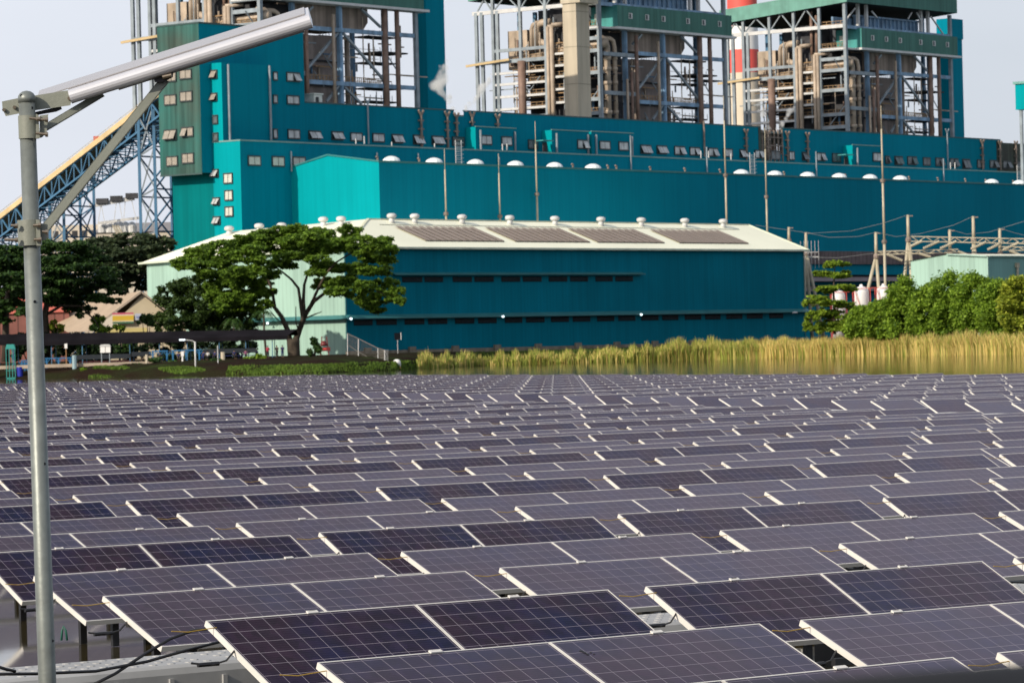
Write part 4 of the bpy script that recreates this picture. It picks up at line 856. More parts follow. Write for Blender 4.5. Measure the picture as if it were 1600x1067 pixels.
# worker on the platform of the middle boiler
SKIN = M('skin', (.28, .16, .10), .6)
def person(loc, rz, pose, shirt, trousers, lab, sc_=1., grp=None):
    skin = SKIN
    sk = {'stand': dict(hip=.93, kn=(.03, .50), ft=(.0, .04), kf=.06), 'sit': dict(hip=.50, kn=(.42, .52), ft=(.44, .04), kf=.0)}[pose]
    hz = sk['hip']; V = [(0, 0, hz), (0, .01, hz+.22), (0, .02, hz+.46), (0, .03, hz+.56), (0, .05, hz+.66), (0, .05, hz+.76)]
    Rr = [.13, .12, .13, .055, .09, .08]; E = [(0, 1), (1, 2), (2, 3), (3, 4), (4, 5)]
    for sx in (-1, 1):
        n = len(V); V += [(sx*.19, .02, hz+.47), (sx*.25, .06, hz+.22), (sx*.19, .24, hz+.12)]; Rr += [.055, .045, .035]; E += [(2, n), (n, n+1), (n+1, n+2)]
        n = len(V); V += [(sx*.10, .0, hz-.02), (sx*.11, sk['kn'][0], sk['kn'][1] if pose == 'sit' else hz-.44), (sx*.11, sk['ft'][0], .08), (sx*.12, sk['ft'][0]+.14, .04)]; Rr += [.09, .065, .045, .04]; E += [(0, n), (n, n+1), (n+1, n+2), (n+2, n+3)]
    me = bpy.data.meshes.new('person'); me.from_pydata(V, E, [])
    o = bpy.data.objects.new('person', me); COL.objects.link(o)
    md = o.modifiers.new('skin', 'SKIN')
    for i, q in enumerate(Rr): me.skin_vertices[0].data[i].radius = (q, q)
    me.skin_vertices[0].data[0].use_root = True
    o.modifiers.new('sub', 'SUBSURF').levels = 1; o.modifiers['sub'].render_levels = 1
    me.materials.append(skin); o.location = loc; o.rotation_euler = (0, 0, rz); o.scale = (sc_, sc_, sc_); tag(o, lab, 'person', grp); MI[o.name] = Matrix()
    b = MB(); b.path([(0, 0, hz-.06), (0, .01, hz+.2), (0, .02, hz+.42), (0, .03, hz+.53)], [.165, .16, .165, .08], 12)
    for sx in (-1, 1): b.path([(sx*.14, .02, hz+.48), (sx*.20, .03, hz+.44), (sx*.25, .06, hz+.2)], [.07, .075, .06], 8)
    q = b.build('shirt', shirt, o, True)
    b = MB()
    for sx in (-1, 1):
        pts = [(sx*.08, -.02, hz+.02), (sx*.11, sk['kn'][0], sk['kn'][1] if pose == 'sit' else hz-.44), (sx*.11, sk['ft'][0], .12)]; b.path(pts, [.12, .09, .07], 8)
    b.build('trousers', trousers, o, True)
    b = MB(); b.lathe((0, .045, hz+.68), [(.098, 0), (.105, .05), (.09, .11), (.04, .14)], 10); b.build('hair', BLACK, o, True)
    return o
NAVY = M('navy_cloth', (.012, .02, .10), .8); PINK = M('red_cloth', (.45, .03, .07), .8); BLKC = M('black_cloth', (.012, .012, .015), .8); BRC = M('brown_cloth', (.10, .06, .04), .8); WHC = M('white_cloth', (.5, .5, .5), .8); MAU = M('mauve_cloth', (.20, .06, .14), .8)
zq = FZ(1470, 142)
s_, _ = PF.front(1111, 120, t3+3); D2 = PF.w(s_, t3+3, 0)
person((D2.x, D2.y, atD(1111, 126, D2.y).z), R(200), 'stand', BLKC, BLKC, 'tiny dark figure standing on an open platform of the middle boiler house')
b = pf(); zq = atD(1111, 126, D2.y).z; b.box(s_-5, s_+3, t3+2, t3+6, zq-.25, zq); b.build('platform', DARK, bpy.data.objects['boiler_house.001']) if 0 else tag(b.build('walkway_platform', DARK), 'short steel platform the tiny worker stands on', 'platform')

# ------------------------------------------------------------------ warehouse in front of the plant
WF = Frame(atD(538, 385, 632).xy.to_3d(), R(50))
wf = lambda: MB(WF)
zE = 20.38; sE = WF.front(1256, 450, 0)[0]; TW = 47.2
wh = empty('warehouse', WF.w(0, 0, GZ), WF.ang, 'big dark teal warehouse with cream hipped roof carrying solar modules', 'warehouse')
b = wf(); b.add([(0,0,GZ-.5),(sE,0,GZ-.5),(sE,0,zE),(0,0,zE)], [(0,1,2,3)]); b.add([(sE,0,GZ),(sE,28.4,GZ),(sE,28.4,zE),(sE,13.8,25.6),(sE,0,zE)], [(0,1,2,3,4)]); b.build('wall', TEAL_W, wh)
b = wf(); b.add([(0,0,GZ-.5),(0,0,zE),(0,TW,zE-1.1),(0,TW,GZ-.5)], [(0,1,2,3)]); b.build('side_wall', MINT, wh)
A0 = (-.9,-.9,zE-.1); A1 = (sE+1.0,-.9,zE-.1); R0 = (21.3,13.8,25.85); R1 = (sE+1.0,13.8,25.85); R2 = (10,36.3,24.5); A2 = (-.9,48.4,19.25); A3 = (sE+1.0,28.8,zE-.1); A4 = (21.3,48.4,19.25)
b = wf(); b.add([A0, A1, R1, R0, R2, A2, A3, A4], [(0,1,2,3),(0,3,4),(0,4,5),(2,6,7,3),(3,7,4),(4,7,5)])
b.add([tuple((p[0],p[1],p[2]-.22)) for p in (A0, A1, R1, R0, R2, A2, A3, A4)], [(3,2,1,0),(4,3,0),(5,4,0)]); b.build('roof', CREAM, wh)
b = wf(); b.beam(A0, A1, .2, .34); b.beam(A0, A2, .2, .34); b.beam(A1, R1, .2, .3); b.build('gutter', M('roof_trim', (.55, .62, .5), .5), wh)
b = wf(); b.beam((A0[0], A0[1], A0[2]+.12), (R0[0], R0[1], R0[2]+.05), .5, .12); b.beam((R0[0], R0[1], R0[2]+.05), (R1[0], R1[1], R1[2]+.05), .5, .14); b.build('ridge_cap', M('ridge_cap', (.66, .66, .5), .5), wh)
def rz_(t): return (zE-.1)+(t+.9)/14.7*(25.85-zE+.1)
b = wf(); b.beam((21, 10.9, rz_(10.9)+.04), (sE-6, 10.9, rz_(10.9)+.04), .25, .07); b.build('roof_seam', M('seam_grey', (.35, .36, .3), .5), wh)
for x0, x1, u0, u1 in ((618, 664, 734, 797), (760, 803, 870, 929), (889, 931, 984, 1048), (1017, 1060, 1127, 1168)):
    # corners: back-left, front-left, back-right, front-right on the roof slope
    tb, tf = 9.6, 2.4; P = [WF.front(x1, 376, tf)[0], WF.front(u1, 381, tf)[0], WF.front(u0, 361, tb)[0], WF.front(x0, 358, tb)[0]]
    sa = (P[0]+P[3])/2; sb_ = (P[1]+P[2])/2
    root = empty('rooftop_solar_array', WF.w(sa, tf, rz_(tf)+.2), WF.ang, 'rooftop block of brownish solar modules, %s from left on the cream roof' % {618: 'first', 760: 'second', 889: 'third', 1017: 'last'}[x0], 'rooftop solar panels', 'solar module blocks on the warehouse roof')
    n_ = max(6, round((sb_-sa)/2.0))
    for i in range(n_):
        q0 = sa+(sb_-sa)*i/n_; q1 = sa+(sb_-sa)*(i+1)/n_-.36; b = wf(); z0, z1_ = rz_(tf)+.28, rz_(tb)+.28
        b.add([(q0,tf,z0),(q1,tf,z0),(q1,tb,z1_),(q0,tb,z1_),(q0,tf,z0-.12),(q1,tf,z0-.12)], [(0,1,2,3),(4,5,1,0)]); b.build('module_column', ROOFPV, root)
    b = wf(); b.add([(sa,tf+.1,rz_(tf)+.04),(sb_-.2,tf+.1,rz_(tf)+.04),(sb_-.2,tf+.1,rz_(tf)+.22),(sa,tf+.1,rz_(tf)+.22)], [(0,1,2,3)]); b.build('support_rail', DARK, root)
for i, (x, y, tt) in enumerate(((612, 345, 12.2), (648, 346, 12.2), (722, 347, 12.2), (796.5, 348, 12.2), (867, 349, 12.2), (939, 351, 12.2), (1002, 352, 12.2), (1070, 353, 12.2), (1130, 354, 12.2))):
    s, _ = WF.front(x, y, tt); z = rz_(tt)
    b = wf(); b.lathe((s, tt, z-.2), [(.62, 0), (.5, .7), (.42, 1.0)], 10); b.lathe((s, tt, z+.75), [(.5, 0), (.78, .12), (.88, .38), (.8, .66), (.5, .84), (.1, .88)], 14)
    b.build('turbine_ventilator', PALEM, wh, True)
for x, y, s in ((358, 363, 8.5), (405, 359, 9.5), (440, 358, 11.5), (505, 348, 15.5), (533, 346, 17)):
    t, z = WF.side(x, y, s); b = wf(); z = min(z, 25.3)-.5; b.lathe((s, t, z-.3), [(.62, 0), (.5, .8), (.42, 1.1)], 10); b.lathe((s, t, z+.75), [(.5, 0), (.78, .12), (.88, .38), (.8, .66), (.5, .84), (.1, .88)], 14); b.build('turbine_ventilator', PALEM, wh, True)
zU = WF.front(800, 425.5, 0)[1]; zL = WF.front(800, 489.5, 0)[1]; sU0 = WF.front(616, 428, -.8)[0]; sU1 = WF.front(1007, 426, -.8)[0]
HOOD = M('hood_teal', (.03, .16, .17), .5)
b = wf()
b.prism([(0, zU), (-1.1, zU-.35), (-1.1, zU-.47), (0, zU-.12)], 0, sU0, sU1); b.build('awning', HOOD, wh)
b = wf(); b.prism([(0, zL+.1), (-1.3, zL-.45), (-1.3, zL-.6), (0, zL-.05)], 0, -1.2, sE+1); b.prism([(0, zL+.1), (-1.3, zL-.45), (-1.3, zL-.6), (0, zL-.05)], 1, -1.2, TW*.96); b.build('awning', HOOD, wh)
for y0, y1, lst in ((428.5, 434.3, [(628, 659.5), (663, 692), (707, 737), (741, 771), (783, 812.5), (816.5, 846), (857, 886), (890.5, 918.5), (930, 957), (961, 988.5)]),
                    (492.5, 498.8, [(551, 580), (586, 618), (630, 661), (667, 697), (709, 739), (745, 774), (787, 814), (820, 849), (859, 887), (893, 920.5), (931, 958), (964, 991), (1000, 1027), (1033, 1058), (1068, 1094), (1100, 1124), (1133, 1158), (1165, 1190), (1200, 1222)])):
    for i, (xa, xb) in enumerate(lst):
        a_, c_ = WF.front(xa, 430, 0)[0], WF.front(xb, 430, 0)[0]; zt_ = (zU-.75) if y0 < 450 else (zL-.75); b = wf(); b.box(a_, c_, -.04, -.01, zt_-.95, zt_)
        for k in range(1, 4): b.mi = 1; q = zt_-.95*k/4; b.box(a_, c_, -.1, -.04, q-.04, q+.04)
        b.build('vent_opening', [BLACK, M('vent_slat', (.01, .03, .04), .6) if i == 0 and y0 < 450 else bpy.data.materials['vent_slat']], wh)
zP = GZ+.5; b = wf(); b.box(-.3, sE+.3, -.9, -.02, GZ-1, zP); 
for i in range(12): s = 4+i*(sE-8)/11; b.box(s-.8, s+.8, -1.3, -.9, GZ-1, zP+.5)
b.build('plinth', M('concrete_plinth', (.20, .17, .13), .9, var=.3, vs=.8), wh)
b = wf(); b.beam((sE+.06, -.06, GZ), (sE+.06, -.06, zE-.3), .14); b.beam((-.05, -.05, GZ), (-.05, -.05, zE-.3), .18); b.build('corner_trim', HOOD, wh)
b = wf(); b.box(0, 13, TW*.62, TW*.62+.3, 0, 1) if 0 else None
def glow(name, col, st):
    mt = bpy.data.materials.new(name); mt.use_nodes = True; q = mt.node_tree.nodes['Principled BSDF']; q.inputs['Emission Color'].default_value = (*col, 1); q.inputs['Emission Strength'].default_value = st; return mt
LITW = glow('lit_lamp', (1, .97, .9), 2.5); LITC = glow('lit_lamp_cool', (.75, .95, 1), 2.5)
for x, y, tt, mt, lab in ((548.5, 498, -1.5, LITC, 'lit wall lamp near the left corner of the dark warehouse wall'), (786, 494.5, -1.5, LITC, 'lit wall lamp midway along the lower warehouse awning'), (1002, 491.5, -1.5, LITC, 'lit wall lamp towards the right of the lower warehouse awning')):
    s, z = WF.front(x, y, tt); r = empty('wall_lamp', WF.w(s, tt, z), WF.ang, lab, 'lamp', 'lit lamps on the warehouse wall')
    b = wf(); b.lathe((s, tt, z-.2), [(.05, 0), (.2, .06), (.24, .2), (.2, .33), (.05, .38)], 10); b.build('bulb', mt, r, True); b = wf(); b.tube((s, tt, z+.15), (s, -.05, z+.15), .05); b.build('bracket', PALEM, r)
for x, y, lab in ((418, 505, 'lit lamp on the mint side wall above the canopy behind the tree'), (1242, 488, 'small pale tube lamp at the right end of the warehouse awning')):
    if x < 500: t, z = WF.side(x, y, -1.4); p = (-1.4, t)
    else: s, z = WF.front(x, y, -1.4); p = (s, -1.4)
    r = empty('wall_lamp', WF.w(*p, z), WF.ang, lab, 'lamp', 'lit lamps on the warehouse wall'); b = wf()
    if x < 500: b.lathe((*p, z-.2), [(.05, 0), (.22, .1), (.22, .3), (.05, .38)], 10)
    else: b.box(p[0]-.7, p[0]+.7, p[1]-.1, p[1]+.1, z-.12, z+.12)
    b.build('bulb', LITC if x < 500 else WHITE, r); b = wf(); b.tube((*p, z+.15), (p[0]+(1.35 if x < 500 else 0), p[1]+(0 if x < 500 else 1.35), z+.15), .05); b.build('bracket', PALEM, r)

# ------------------------------------------------------------------ masts
for x0, y0, x1, y1, D, lab in ((695, 233, 697.3, 352, 700, 'thin lightning mast left of the others above the cream roof'), (779, 240, 781.5, 352, 715, 'short lightning mast second from left above the cream roof'), (835.8, 190, 840, 352, 725, 'tall lightning mast third from left above the cream roof'),
        (1130.5, 150, 1135.5, 352, 762, 'tallest pale lightning mast rising at the right part of the cream roof'), (1195.8, 200, 1199, 370, 775, 'pale lightning mast just behind the right roof end of the warehouse'), (1377.5, 165, 1383.5, 450, 660, 'tall jointed lightning mast standing in the switchyard')):
    P, Q = atD(x0, y0, D), atD(x1, y1, D); Bs = Vector((Q.x+(Q.x-P.x)*(Q.z-GZ)/(P.z-Q.z)*0, Q.y, GZ)); P = Vector((Bs.x+(P.x-Q.x)*.0, Q.y, P.z))
    r = empty('lightning_mast', Bs, 0, lab, 'mast', 'lightning masts around the plant'); H = P.z-GZ
    for a_, c_, rr, nm in ((0, .42, .27, 'lower_tube'), (.42, .68, .22, 'middle_tube'), (.68, .9, .16, 'upper_tube'), (.9, 1, .07, 'rod')):
        b = MB(); b.tube(Bs+Vector((0, 0, H*a_)), Bs+Vector((0, 0, H*c_)), rr, rr*.9, 10); b.build(nm, POLEM, r, True)
    for k in (.42, .68): b = MB(); b.lathe(tuple(Bs+Vector((0, 0, H*k-.3))), [(.42, 0), (.46, .3), (.42, .6)], 10); b.build('flange', RUST, r)

# ------------------------------------------------------------------ switchyard
SD = 690
def gantry_pole(x, y0, y1, legs, lab, D=SD, r0_=.33):
    P, Q = atD(x, y0, D), atD(x, y1, D); r = empty('gantry_pole', (Q.x, Q.y, GZ), 0, lab, 'pole', 'concrete poles of the switchyard')
    b = MB(); b.tube((Q.x, Q.y, Q.z), (Q.x, Q.y, P.z), r0_, r0_*.8, 9); b.build('shaft', POLEM, r, True)
    b = MB(); b.box(Q.x-.3, Q.x+.9, Q.y-.2, Q.y+.2, P.z-.3, P.z-.1); b.build('wire_clamp', RUST, r)
    for dx in legs: b = MB(); b.tube((Q.x+dx, Q.y, GZ), (Q.x, Q.y, Q.z+.6), r0_*1.15, r0_*.9, 9); b.build('leg', POLEM, r, True)
    b = MB(); b.lathe((Q.x, Q.y, Q.z), [(r0_*1.6, 0), (r0_*1.7, .5), (r0_*1.2, .9)], 9); b.build('collar', RUST, r); return P, Q
g1 = gantry_pole(1260, 363, 399, (-1.2, .8, 3.2), 'switchyard pole with spread legs beside the warehouse corner', 745)
g0 = gantry_pole(1233, 355, 380, (-.5, .5), 'switchyard pole rising behind the warehouse roof slope', 775)
g2 = gantry_pole(1369.3, 363, 404, (-4.2, .8), 'leaning-legged switchyard pole left of the tall jointed mast')
g3 = gantry_pole(1419.5, 336, 378, (-2.2, .9, 2.0), 'tallest switchyard pole left of the pale green shed')
g4 = gantry_pole(1484.7, 359, 398, (0,), 'short switchyard pole above the peak of the pale green shed')
g5 = gantry_pole(1521.5, 338, 380, (-.9, 1.5), 'tall switchyard pole rising behind the pale green shed')
g6 = gantry_pole(1563, 357, 400, (0,), 'switchyard pole farthest right above the shed')
def lattice(x0, y0, x1, y1, dep, lab, D=SD-4):
    P, Q = atD(x0, y0, D), atD(x1, y1, D); h = dep/F*D; n_ = int((Q-P).length/1.3); r = empty('lattice_beam', P, 0, lab, 'lattice beam', 'lattice beams of the switchyard')
    b = MB()
    for o in (Vector((0, 0, 0)), Vector((0, 1.1, 0))): b.beam(P+o, Q+o, .16); b.beam(P+o-Vector((0, 0, h)), Q+o-Vector((0, 0, h)), .16)
    b.build('chord', POLEM, r); b = MB()
    for i in range(n_):
        a_ = P.lerp(Q, i/n_); c_ = P.lerp(Q, (i+1)/n_); dn = Vector((0, 0, -h))
        if i % 2: a_, c_ = a_+dn, c_
        else: c_ = c_+dn
        b.beam(a_, c_, .09); b.beam(a_+Vector((0, 1.1, 0)), c_+Vector((0, 1.1, 0)), .09); b.beam(P.lerp(Q, i/n_), P.lerp(Q, i/n_)+Vector((0, 1.1, 0)), .07)
    b.build('lacing', POLEM, r)
lattice(1424, 369.5, 1640, 374, 7.5, 'upper lattice beam running right across the switchyard'); lattice(1372, 393, 1497, 389.5, 5, 'lower lattice beam between the poles left of the shed'); lattice(1566, 385.5, 1640, 387, 5.5, 'short lattice beam at the right edge above the shed')
for i, q in enumerate(((1386, 397.5, 1410, 407.5), (1423, 385, 1440.5, 377), (1442.5, 388.5, 1468, 377), (1469, 388.5, 1494.5, 377), (1517, 389.5, 1541, 378), (1543, 390.5, 1566, 379), (1567, 391, 1592, 379), (1436, 396, 1454, 402), (1497, 393, 1512, 399), (1577, 391.5, 1596, 400))):
    P, Q = atD(q[0], q[1], SD-6), atD(q[2], q[3], SD-6); b = MB(); b.path([P, P.lerp(Q, .5)+Vector((0, 0, -.12)), Q], .13, 7)
    for k in range(9): c_ = P.lerp(Q, (k+.5)/9); d = (Q-P).normalized()*.12; b.tube(c_-d, c_+d, .26, n=8)
    tag(b.build('insulator_string', POLEM), 'slanting insulator string, %s of ten counted from the left' % ordw(sorted(range(10), key=lambda k_: (1386, 1423, 1442, 1469, 1517, 1543, 1567, 1436, 1497, 1577)[k_]).index(i)+1), 'insulator', 'insulator strings of the switchyard')
WIRE = M('aluminium_wire', (.22, .24, .24), .4)
for i, (pts, lab) in enumerate((([(1180, 352), (1220, 358), (1262, 364)], 'sagging wire from behind the warehouse to the corner pole'), ([(1262, 364), (1295, 371), (1340, 370), (1369, 363)], 'sagging wire between the corner pole and the leaning-legged pole'), ([(1262, 365), (1330, 361), (1380, 349), (1419, 336)], 'wire climbing from the corner pole to the tallest pole'),
        ([(1369, 363), (1400, 370), (1440, 365), (1490, 352), (1521, 338)], 'long wire sagging then rising to the tall pole behind the shed'), ([(1485, 359), (1510, 366), (1545, 363), (1600, 346)], 'wire rising off the right edge from the short pole'), ([(1563, 357), (1585, 364), (1620, 372)], 'wire falling off the right edge from the last pole'), ([(1255, 402), (1310, 403), (1365, 396)], 'low wire from the warehouse corner to the lower lattice beam'))):
    b = MB(); b.path([atD(x, y, SD) for x, y in pts], .035, 5); tag(b.build('overhead_wire', WIRE), lab, 'wire', 'overhead wires of the switchyard')
P = atD(1264, 402, 740); b = MB(); b.box(P.x-1.7, P.x+1.9, P.y-1, P.y+1, P.z-.1, P.z+.1); b.box(P.x-1.7, P.x+1.9, P.y-1, P.y-.9, P.z+.9, P.z+1)
for k in range(6): b.box(P.x-1.7+k*.7, P.x-1.64+k*.7, P.y-1, P.y-.94, P.z-2.2, P.z+3.2)
tag(b.build('access_cage', PALEM), 'small steel access cage on the pole at the warehouse corner', 'platform')
# pale green shed
PS_ = Frame(atD(1544, 420, 640).xy.to_3d(), R(51)); zS = PS_.front(1544, 400.5, 0)[1]; tS = PS_.side(1423, 409, 0)[0]; tpS, zpS = PS_.side(1481, 397.6, 0)
sh = empty('storage_shed', PS_.w(0, 0, GZ), PS_.ang, 'pale mint green shed with a low gable rising above the bushes', 'shed')
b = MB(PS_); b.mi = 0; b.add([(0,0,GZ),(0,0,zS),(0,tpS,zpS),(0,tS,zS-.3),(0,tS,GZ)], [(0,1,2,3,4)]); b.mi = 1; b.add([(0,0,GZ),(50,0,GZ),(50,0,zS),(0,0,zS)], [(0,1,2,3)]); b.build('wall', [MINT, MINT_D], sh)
b = MB(PS_); b.add([(-.3,-.3,zS+.05),(50,-.3,zS+.05),(50,tpS,zpS+.1),(-.3,tpS,zpS+.1),(-.3,tS+.3,zS-.3),(50,tS+.3,zS-.3)], [(0,1,2,3),(3,2,5,4)]); b.build('roof', CREAM, sh)
b = MB(PS_); b.beam((-.1, 0, GZ), (-.1, 0, zS), .2); b.beam((0, -.3, zS), (50, -.3, zS), .2); b.beam((-.3, 0, zS), (-.3, tpS, zpS), .22); b.build('trim', MINT, sh)
s_, _ = PS_.front(1590, 420, -.3); b = MB(PS_); b.tube((s_, -.3, GZ), (s_, -.3, zS-1.2), .22, n=8); b.box(s_-.4, s_+.4, -.5, 0, zS-1.9, zS-1.1); b.build('drain_pipe', POLEM, sh)
# white tanks with red frames
for i, (x0, x1, y0, y1) in enumerate(((1335, 1358, 449, 482), (1370, 1392, 448, 482), (1300, 1321, 455, 480))):
    P = atD((x0+x1)/2, y1, 628); rr = (x1-x0)/2/F*628; z1_ = atD(x0, y0, 628).z; r = empty('water_tank', (P.x, P.y, GZ), 0, ('white plastic tank in a red frame behind the tiered tree', 'white plastic tank in a red frame partly behind the bushes', 'white plastic tank mostly hidden by the tiered tree')[i], 'tank', 'white tanks by the bushes')
    b = MB(); b.lathe((P.x, P.y, GZ), [(rr, 0), (rr, z1_-GZ-.9), (rr*.93, z1_-GZ-.4), (rr*.6, z1_-GZ), (rr*.25, z1_-GZ+.1), (rr*.2, z1_-GZ+.45), (.05, z1_-GZ+.5)], 20); b.build('tank_body', WHITE, r, True)
    b = MB(); zt_ = z1_-.2
    for dx, dy in ((-1, -1), (1, -1), (1, 1), (-1, 1)): b.beam((P.x+dx*rr*1.1, P.y+dy*rr*1.1, GZ), (P.x+dx*rr*1.1, P.y+dy*rr*1.1, zt_), .1)
    b.beam((P.x-rr*1.6, P.y-rr*1.1, zt_), (P.x+rr*1.6, P.y-rr*1.1, zt_), .1); b.beam((P.x-rr*1.1, P.y-rr*1.1, zt_), (P.x+rr*1.1, P.y-rr*1.1, GZ+.5), .08); b.build('red_frame', RED, r)

# ------------------------------------------------------------------ conveyor, trestles, far yard at the left
cvA = atD(262, 138, 735); cvB = atD(-40, 371, 812)
cv = empty('conveyor_gallery', (cvB.x, cvB.y, GZ), 0, 'inclined blue truss conveyor with a yellow roof climbing to the tall block', 'conveyor')
dv = (cvA-cvB); du = Vector((dv.x, dv.y, 0)).normalized(); nn = Vector((-du.y, du.x, 0)); UP = Vector((0, 0, 1)); Wd = 6.5; Hd = 3.6
b = MB(); b.beam(cvB-nn*0, cvA-nn*0, .9, 1.1); b.add([cvB-nn*.3, cvA-nn*.3, cvA+nn*(Wd+.3)+UP*.0, cvB+nn*(Wd+.3)], [(0,1,2,3)]); b.build('roof', YEL, cv)
b = MB(); n_ = 26
ch_ = {(i, j): (lambda k, i=i, j=j: cvB.lerp(cvA, k)+nn*(Wd*i)-UP*(Hd*j+.5)) for i in (0, 1) for j in (0, 1)}
for f_ in ch_.values(): b.beam(f_(0), f_(1), .4)
b.build('chord', BLUE, cv); b = MB()
for k in range(n_):
    a_, c_ = k/n_, (k+1)/n_
    for i in (0, 1):
        b.beam(ch_[i, 0](a_), ch_[i, 1](a_), .22); b.beam(ch_[i, k % 2](a_), ch_[i, 1-k % 2](c_), .24)
    b.beam(ch_[0, 1](a_), ch_[1, 1](a_), .22); b.beam(ch_[0, 1](a_), ch_[1, 1](c_), .16); b.beam(ch_[1, 1](a_), ch_[0, 1](c_), .16)
b.build('web_member', BLUE, cv)
b = MB()
for k in range(60): p = cvB.lerp(cvA, k/60)+UP*.4; b.beam(p, p+UP*.9, .06)
b.beam(cvB+UP*1.25, cvA+UP*1.25, .07); b.build('handrail', POLEM, cv)
b = MB(); p = atD(151, 221, 770); b.box(p.x-.6, p.x+.6, p.y-.5, p.y+.5, p.z-1.2, p.z+1.0); b.build('red_cabinet', RED, cv)
b = MB(); b.beam(cvB+nn*Wd*.5-UP*1.6, cvA+nn*Wd*.5-UP*1.6, 1.6, .3); b.build('belt', DARK, cv)
def trestle(xl, xr, ytop, D, w2, lab):
    P, Q = atD(xl, 390, D), atD(xr, 390, D); zt_ = atD(xl, ytop, D).z; zr_ = atD(xr, ytop-(xr-xl)*.77, D).z; dvv = Vector((w2*.6, w2, 0))
    r = empty('trestle_tower', (P.x, P.y, GZ), 0, lab, 'trestle tower', 'blue trestle towers under the conveyor'); C4 = [(P, zt_), (Q, zr_), (Q+dvv, zr_), (P+dvv, zt_)]
    for c_, z in C4: b = MB(); b.beam((c_.x, c_.y, GZ), (c_.x, c_.y, z), .55); b.build('leg', BLUE, r)
    n_ = 6
    for i in range(4):
        (a_, za), (c_, zc_) = C4[i], C4[(i+1) % 4]; b = MB()
        for k in range(n_):
            z0, z1_ = GZ+(za-GZ)*k/n_, GZ+(zc_-GZ)*(k+1)/n_
            b.beam((a_.x, a_.y, z0), (c_.x, c_.y, z1_), .26); b.beam((c_.x, c_.y, GZ+(zc_-GZ)*k/n_), (a_.x, a_.y, GZ+(za-GZ)*(k+1)/n_), .26); b.beam((a_.x, a_.y, z0), (c_.x, c_.y, GZ+(zc_-GZ)*k/n_), .3)
        b.build('bracing', STEEL if i == 0 else BLUE, r)
trestle(79, 101, 290, 790, 9, 'blue braced trestle tower left of the other under the low conveyor end'); trestle(221, 245, 181, 742, 9, 'tall blue braced trestle tower beside the tall teal block')
# far yard seen under the conveyor
FY = M('far_cream_wall', (.55, .50, .42), .8, var=.1, vs=.05); FG = M('far_grey_roof', (.24, .23, .23), .7)
def farbox(name, x0, x1, y0, y1, D, dep, mt, lab, cat, roof=None, roofmt=None):
    P = atD(x0, y0, D); Q = atD(x1, y0, D); r = empty(name, (P.x, P.y, GZ), 0, lab, cat); b = MB(); b.box(P.x, Q.x, P.y, P.y+dep, GZ, P.z); b.build('wall', mt, r)
    if roof: zr = atD(x0, roof, D+dep/2).z; b = MB(); b.add([(P.x-.5, P.y-.5, P.z), (Q.x+.5, P.y-.5, P.z), (Q.x+.5, P.y+dep/2, zr), (P.x-.5, P.y+dep/2, zr), (P.x-.5, P.y+dep+.5, P.z), (Q.x+.5, P.y+dep+.5, P.z)], [(0,1,2,3),(3,2,5,4),(0,3,4),(1,5,2)]); b.build('roof', roofmt or FG, r)
    b = MB(); n_ = max(3, int((x1-x0)/14))
    for i in range(n_): xx = P.x+(Q.x-P.x)*(i+.5)/n_; b.box(xx-.7, xx+.7, P.y-.06, P.y-.01, P.z-3.2, P.z-1.4)
    b.build('window_row', DARK, r)
    return r
farbox('storage_hall', 64, 154, 353, 390, 930, 40, FY, 'cream storage hall behind the left blue trestle', 'building')
farbox('long_shed', 150, 300, 364, 395, 900, 44, FY, 'long cream shed with a grey roof between the two trestles', 'building', 350)
CR = M('far_white_steel', (.55, .56, .56), .5); P = atD(140, 322, 880); Q = atD(210, 309.5, 880); r = empty('loading_crane', (P.x, P.y, GZ), 0, 'pale slanted loading boom on thin supports far behind the trees', 'crane')
b = MB(); b.beam(P, Q, .8, 1.0); b.build('boom', CR, r); b = MB()
for x0, x1, y1 in ((158, 153, 350), (158, 164, 350), (182, 178, 348), (186, 192, 348), (196, 193, 348), (205, 214, 348)): k = (x0-140)/70; b.beam(P.lerp(Q, k), atD(x1, y1, 880), .14)
b.build('support', CR, r); b = MB()
for x in (160, 182, 206): c_ = P.lerp(Q, (x-140)/70); b.box(c_.x-1.4, c_.x+1.4, c_.y-1, c_.y+1, c_.z, c_.z+1.2)
b.build('winch', DARK, r); b = MB(); a_, c_ = atD(153, 349, 884), atD(222, 340, 884); b.beam(a_, c_, .5, .6)
for x in (160, 172, 180, 188, 196, 206): c_ = atD(x, 349, 886); b.lathe((c_.x, c_.y, c_.z-2.2), [(1.1, 0), (1.1, 1.6), (.6, 2.4), (.1, 2.6)], 10)
b.build('hopper_row', CR, r); b = MB()
for k in (0, 1.0, 2): b.beam(atD(176+k*4, 352, 872), atD(188+k*4, 374, 872), .35)
b.build('stair', POLEM, r)

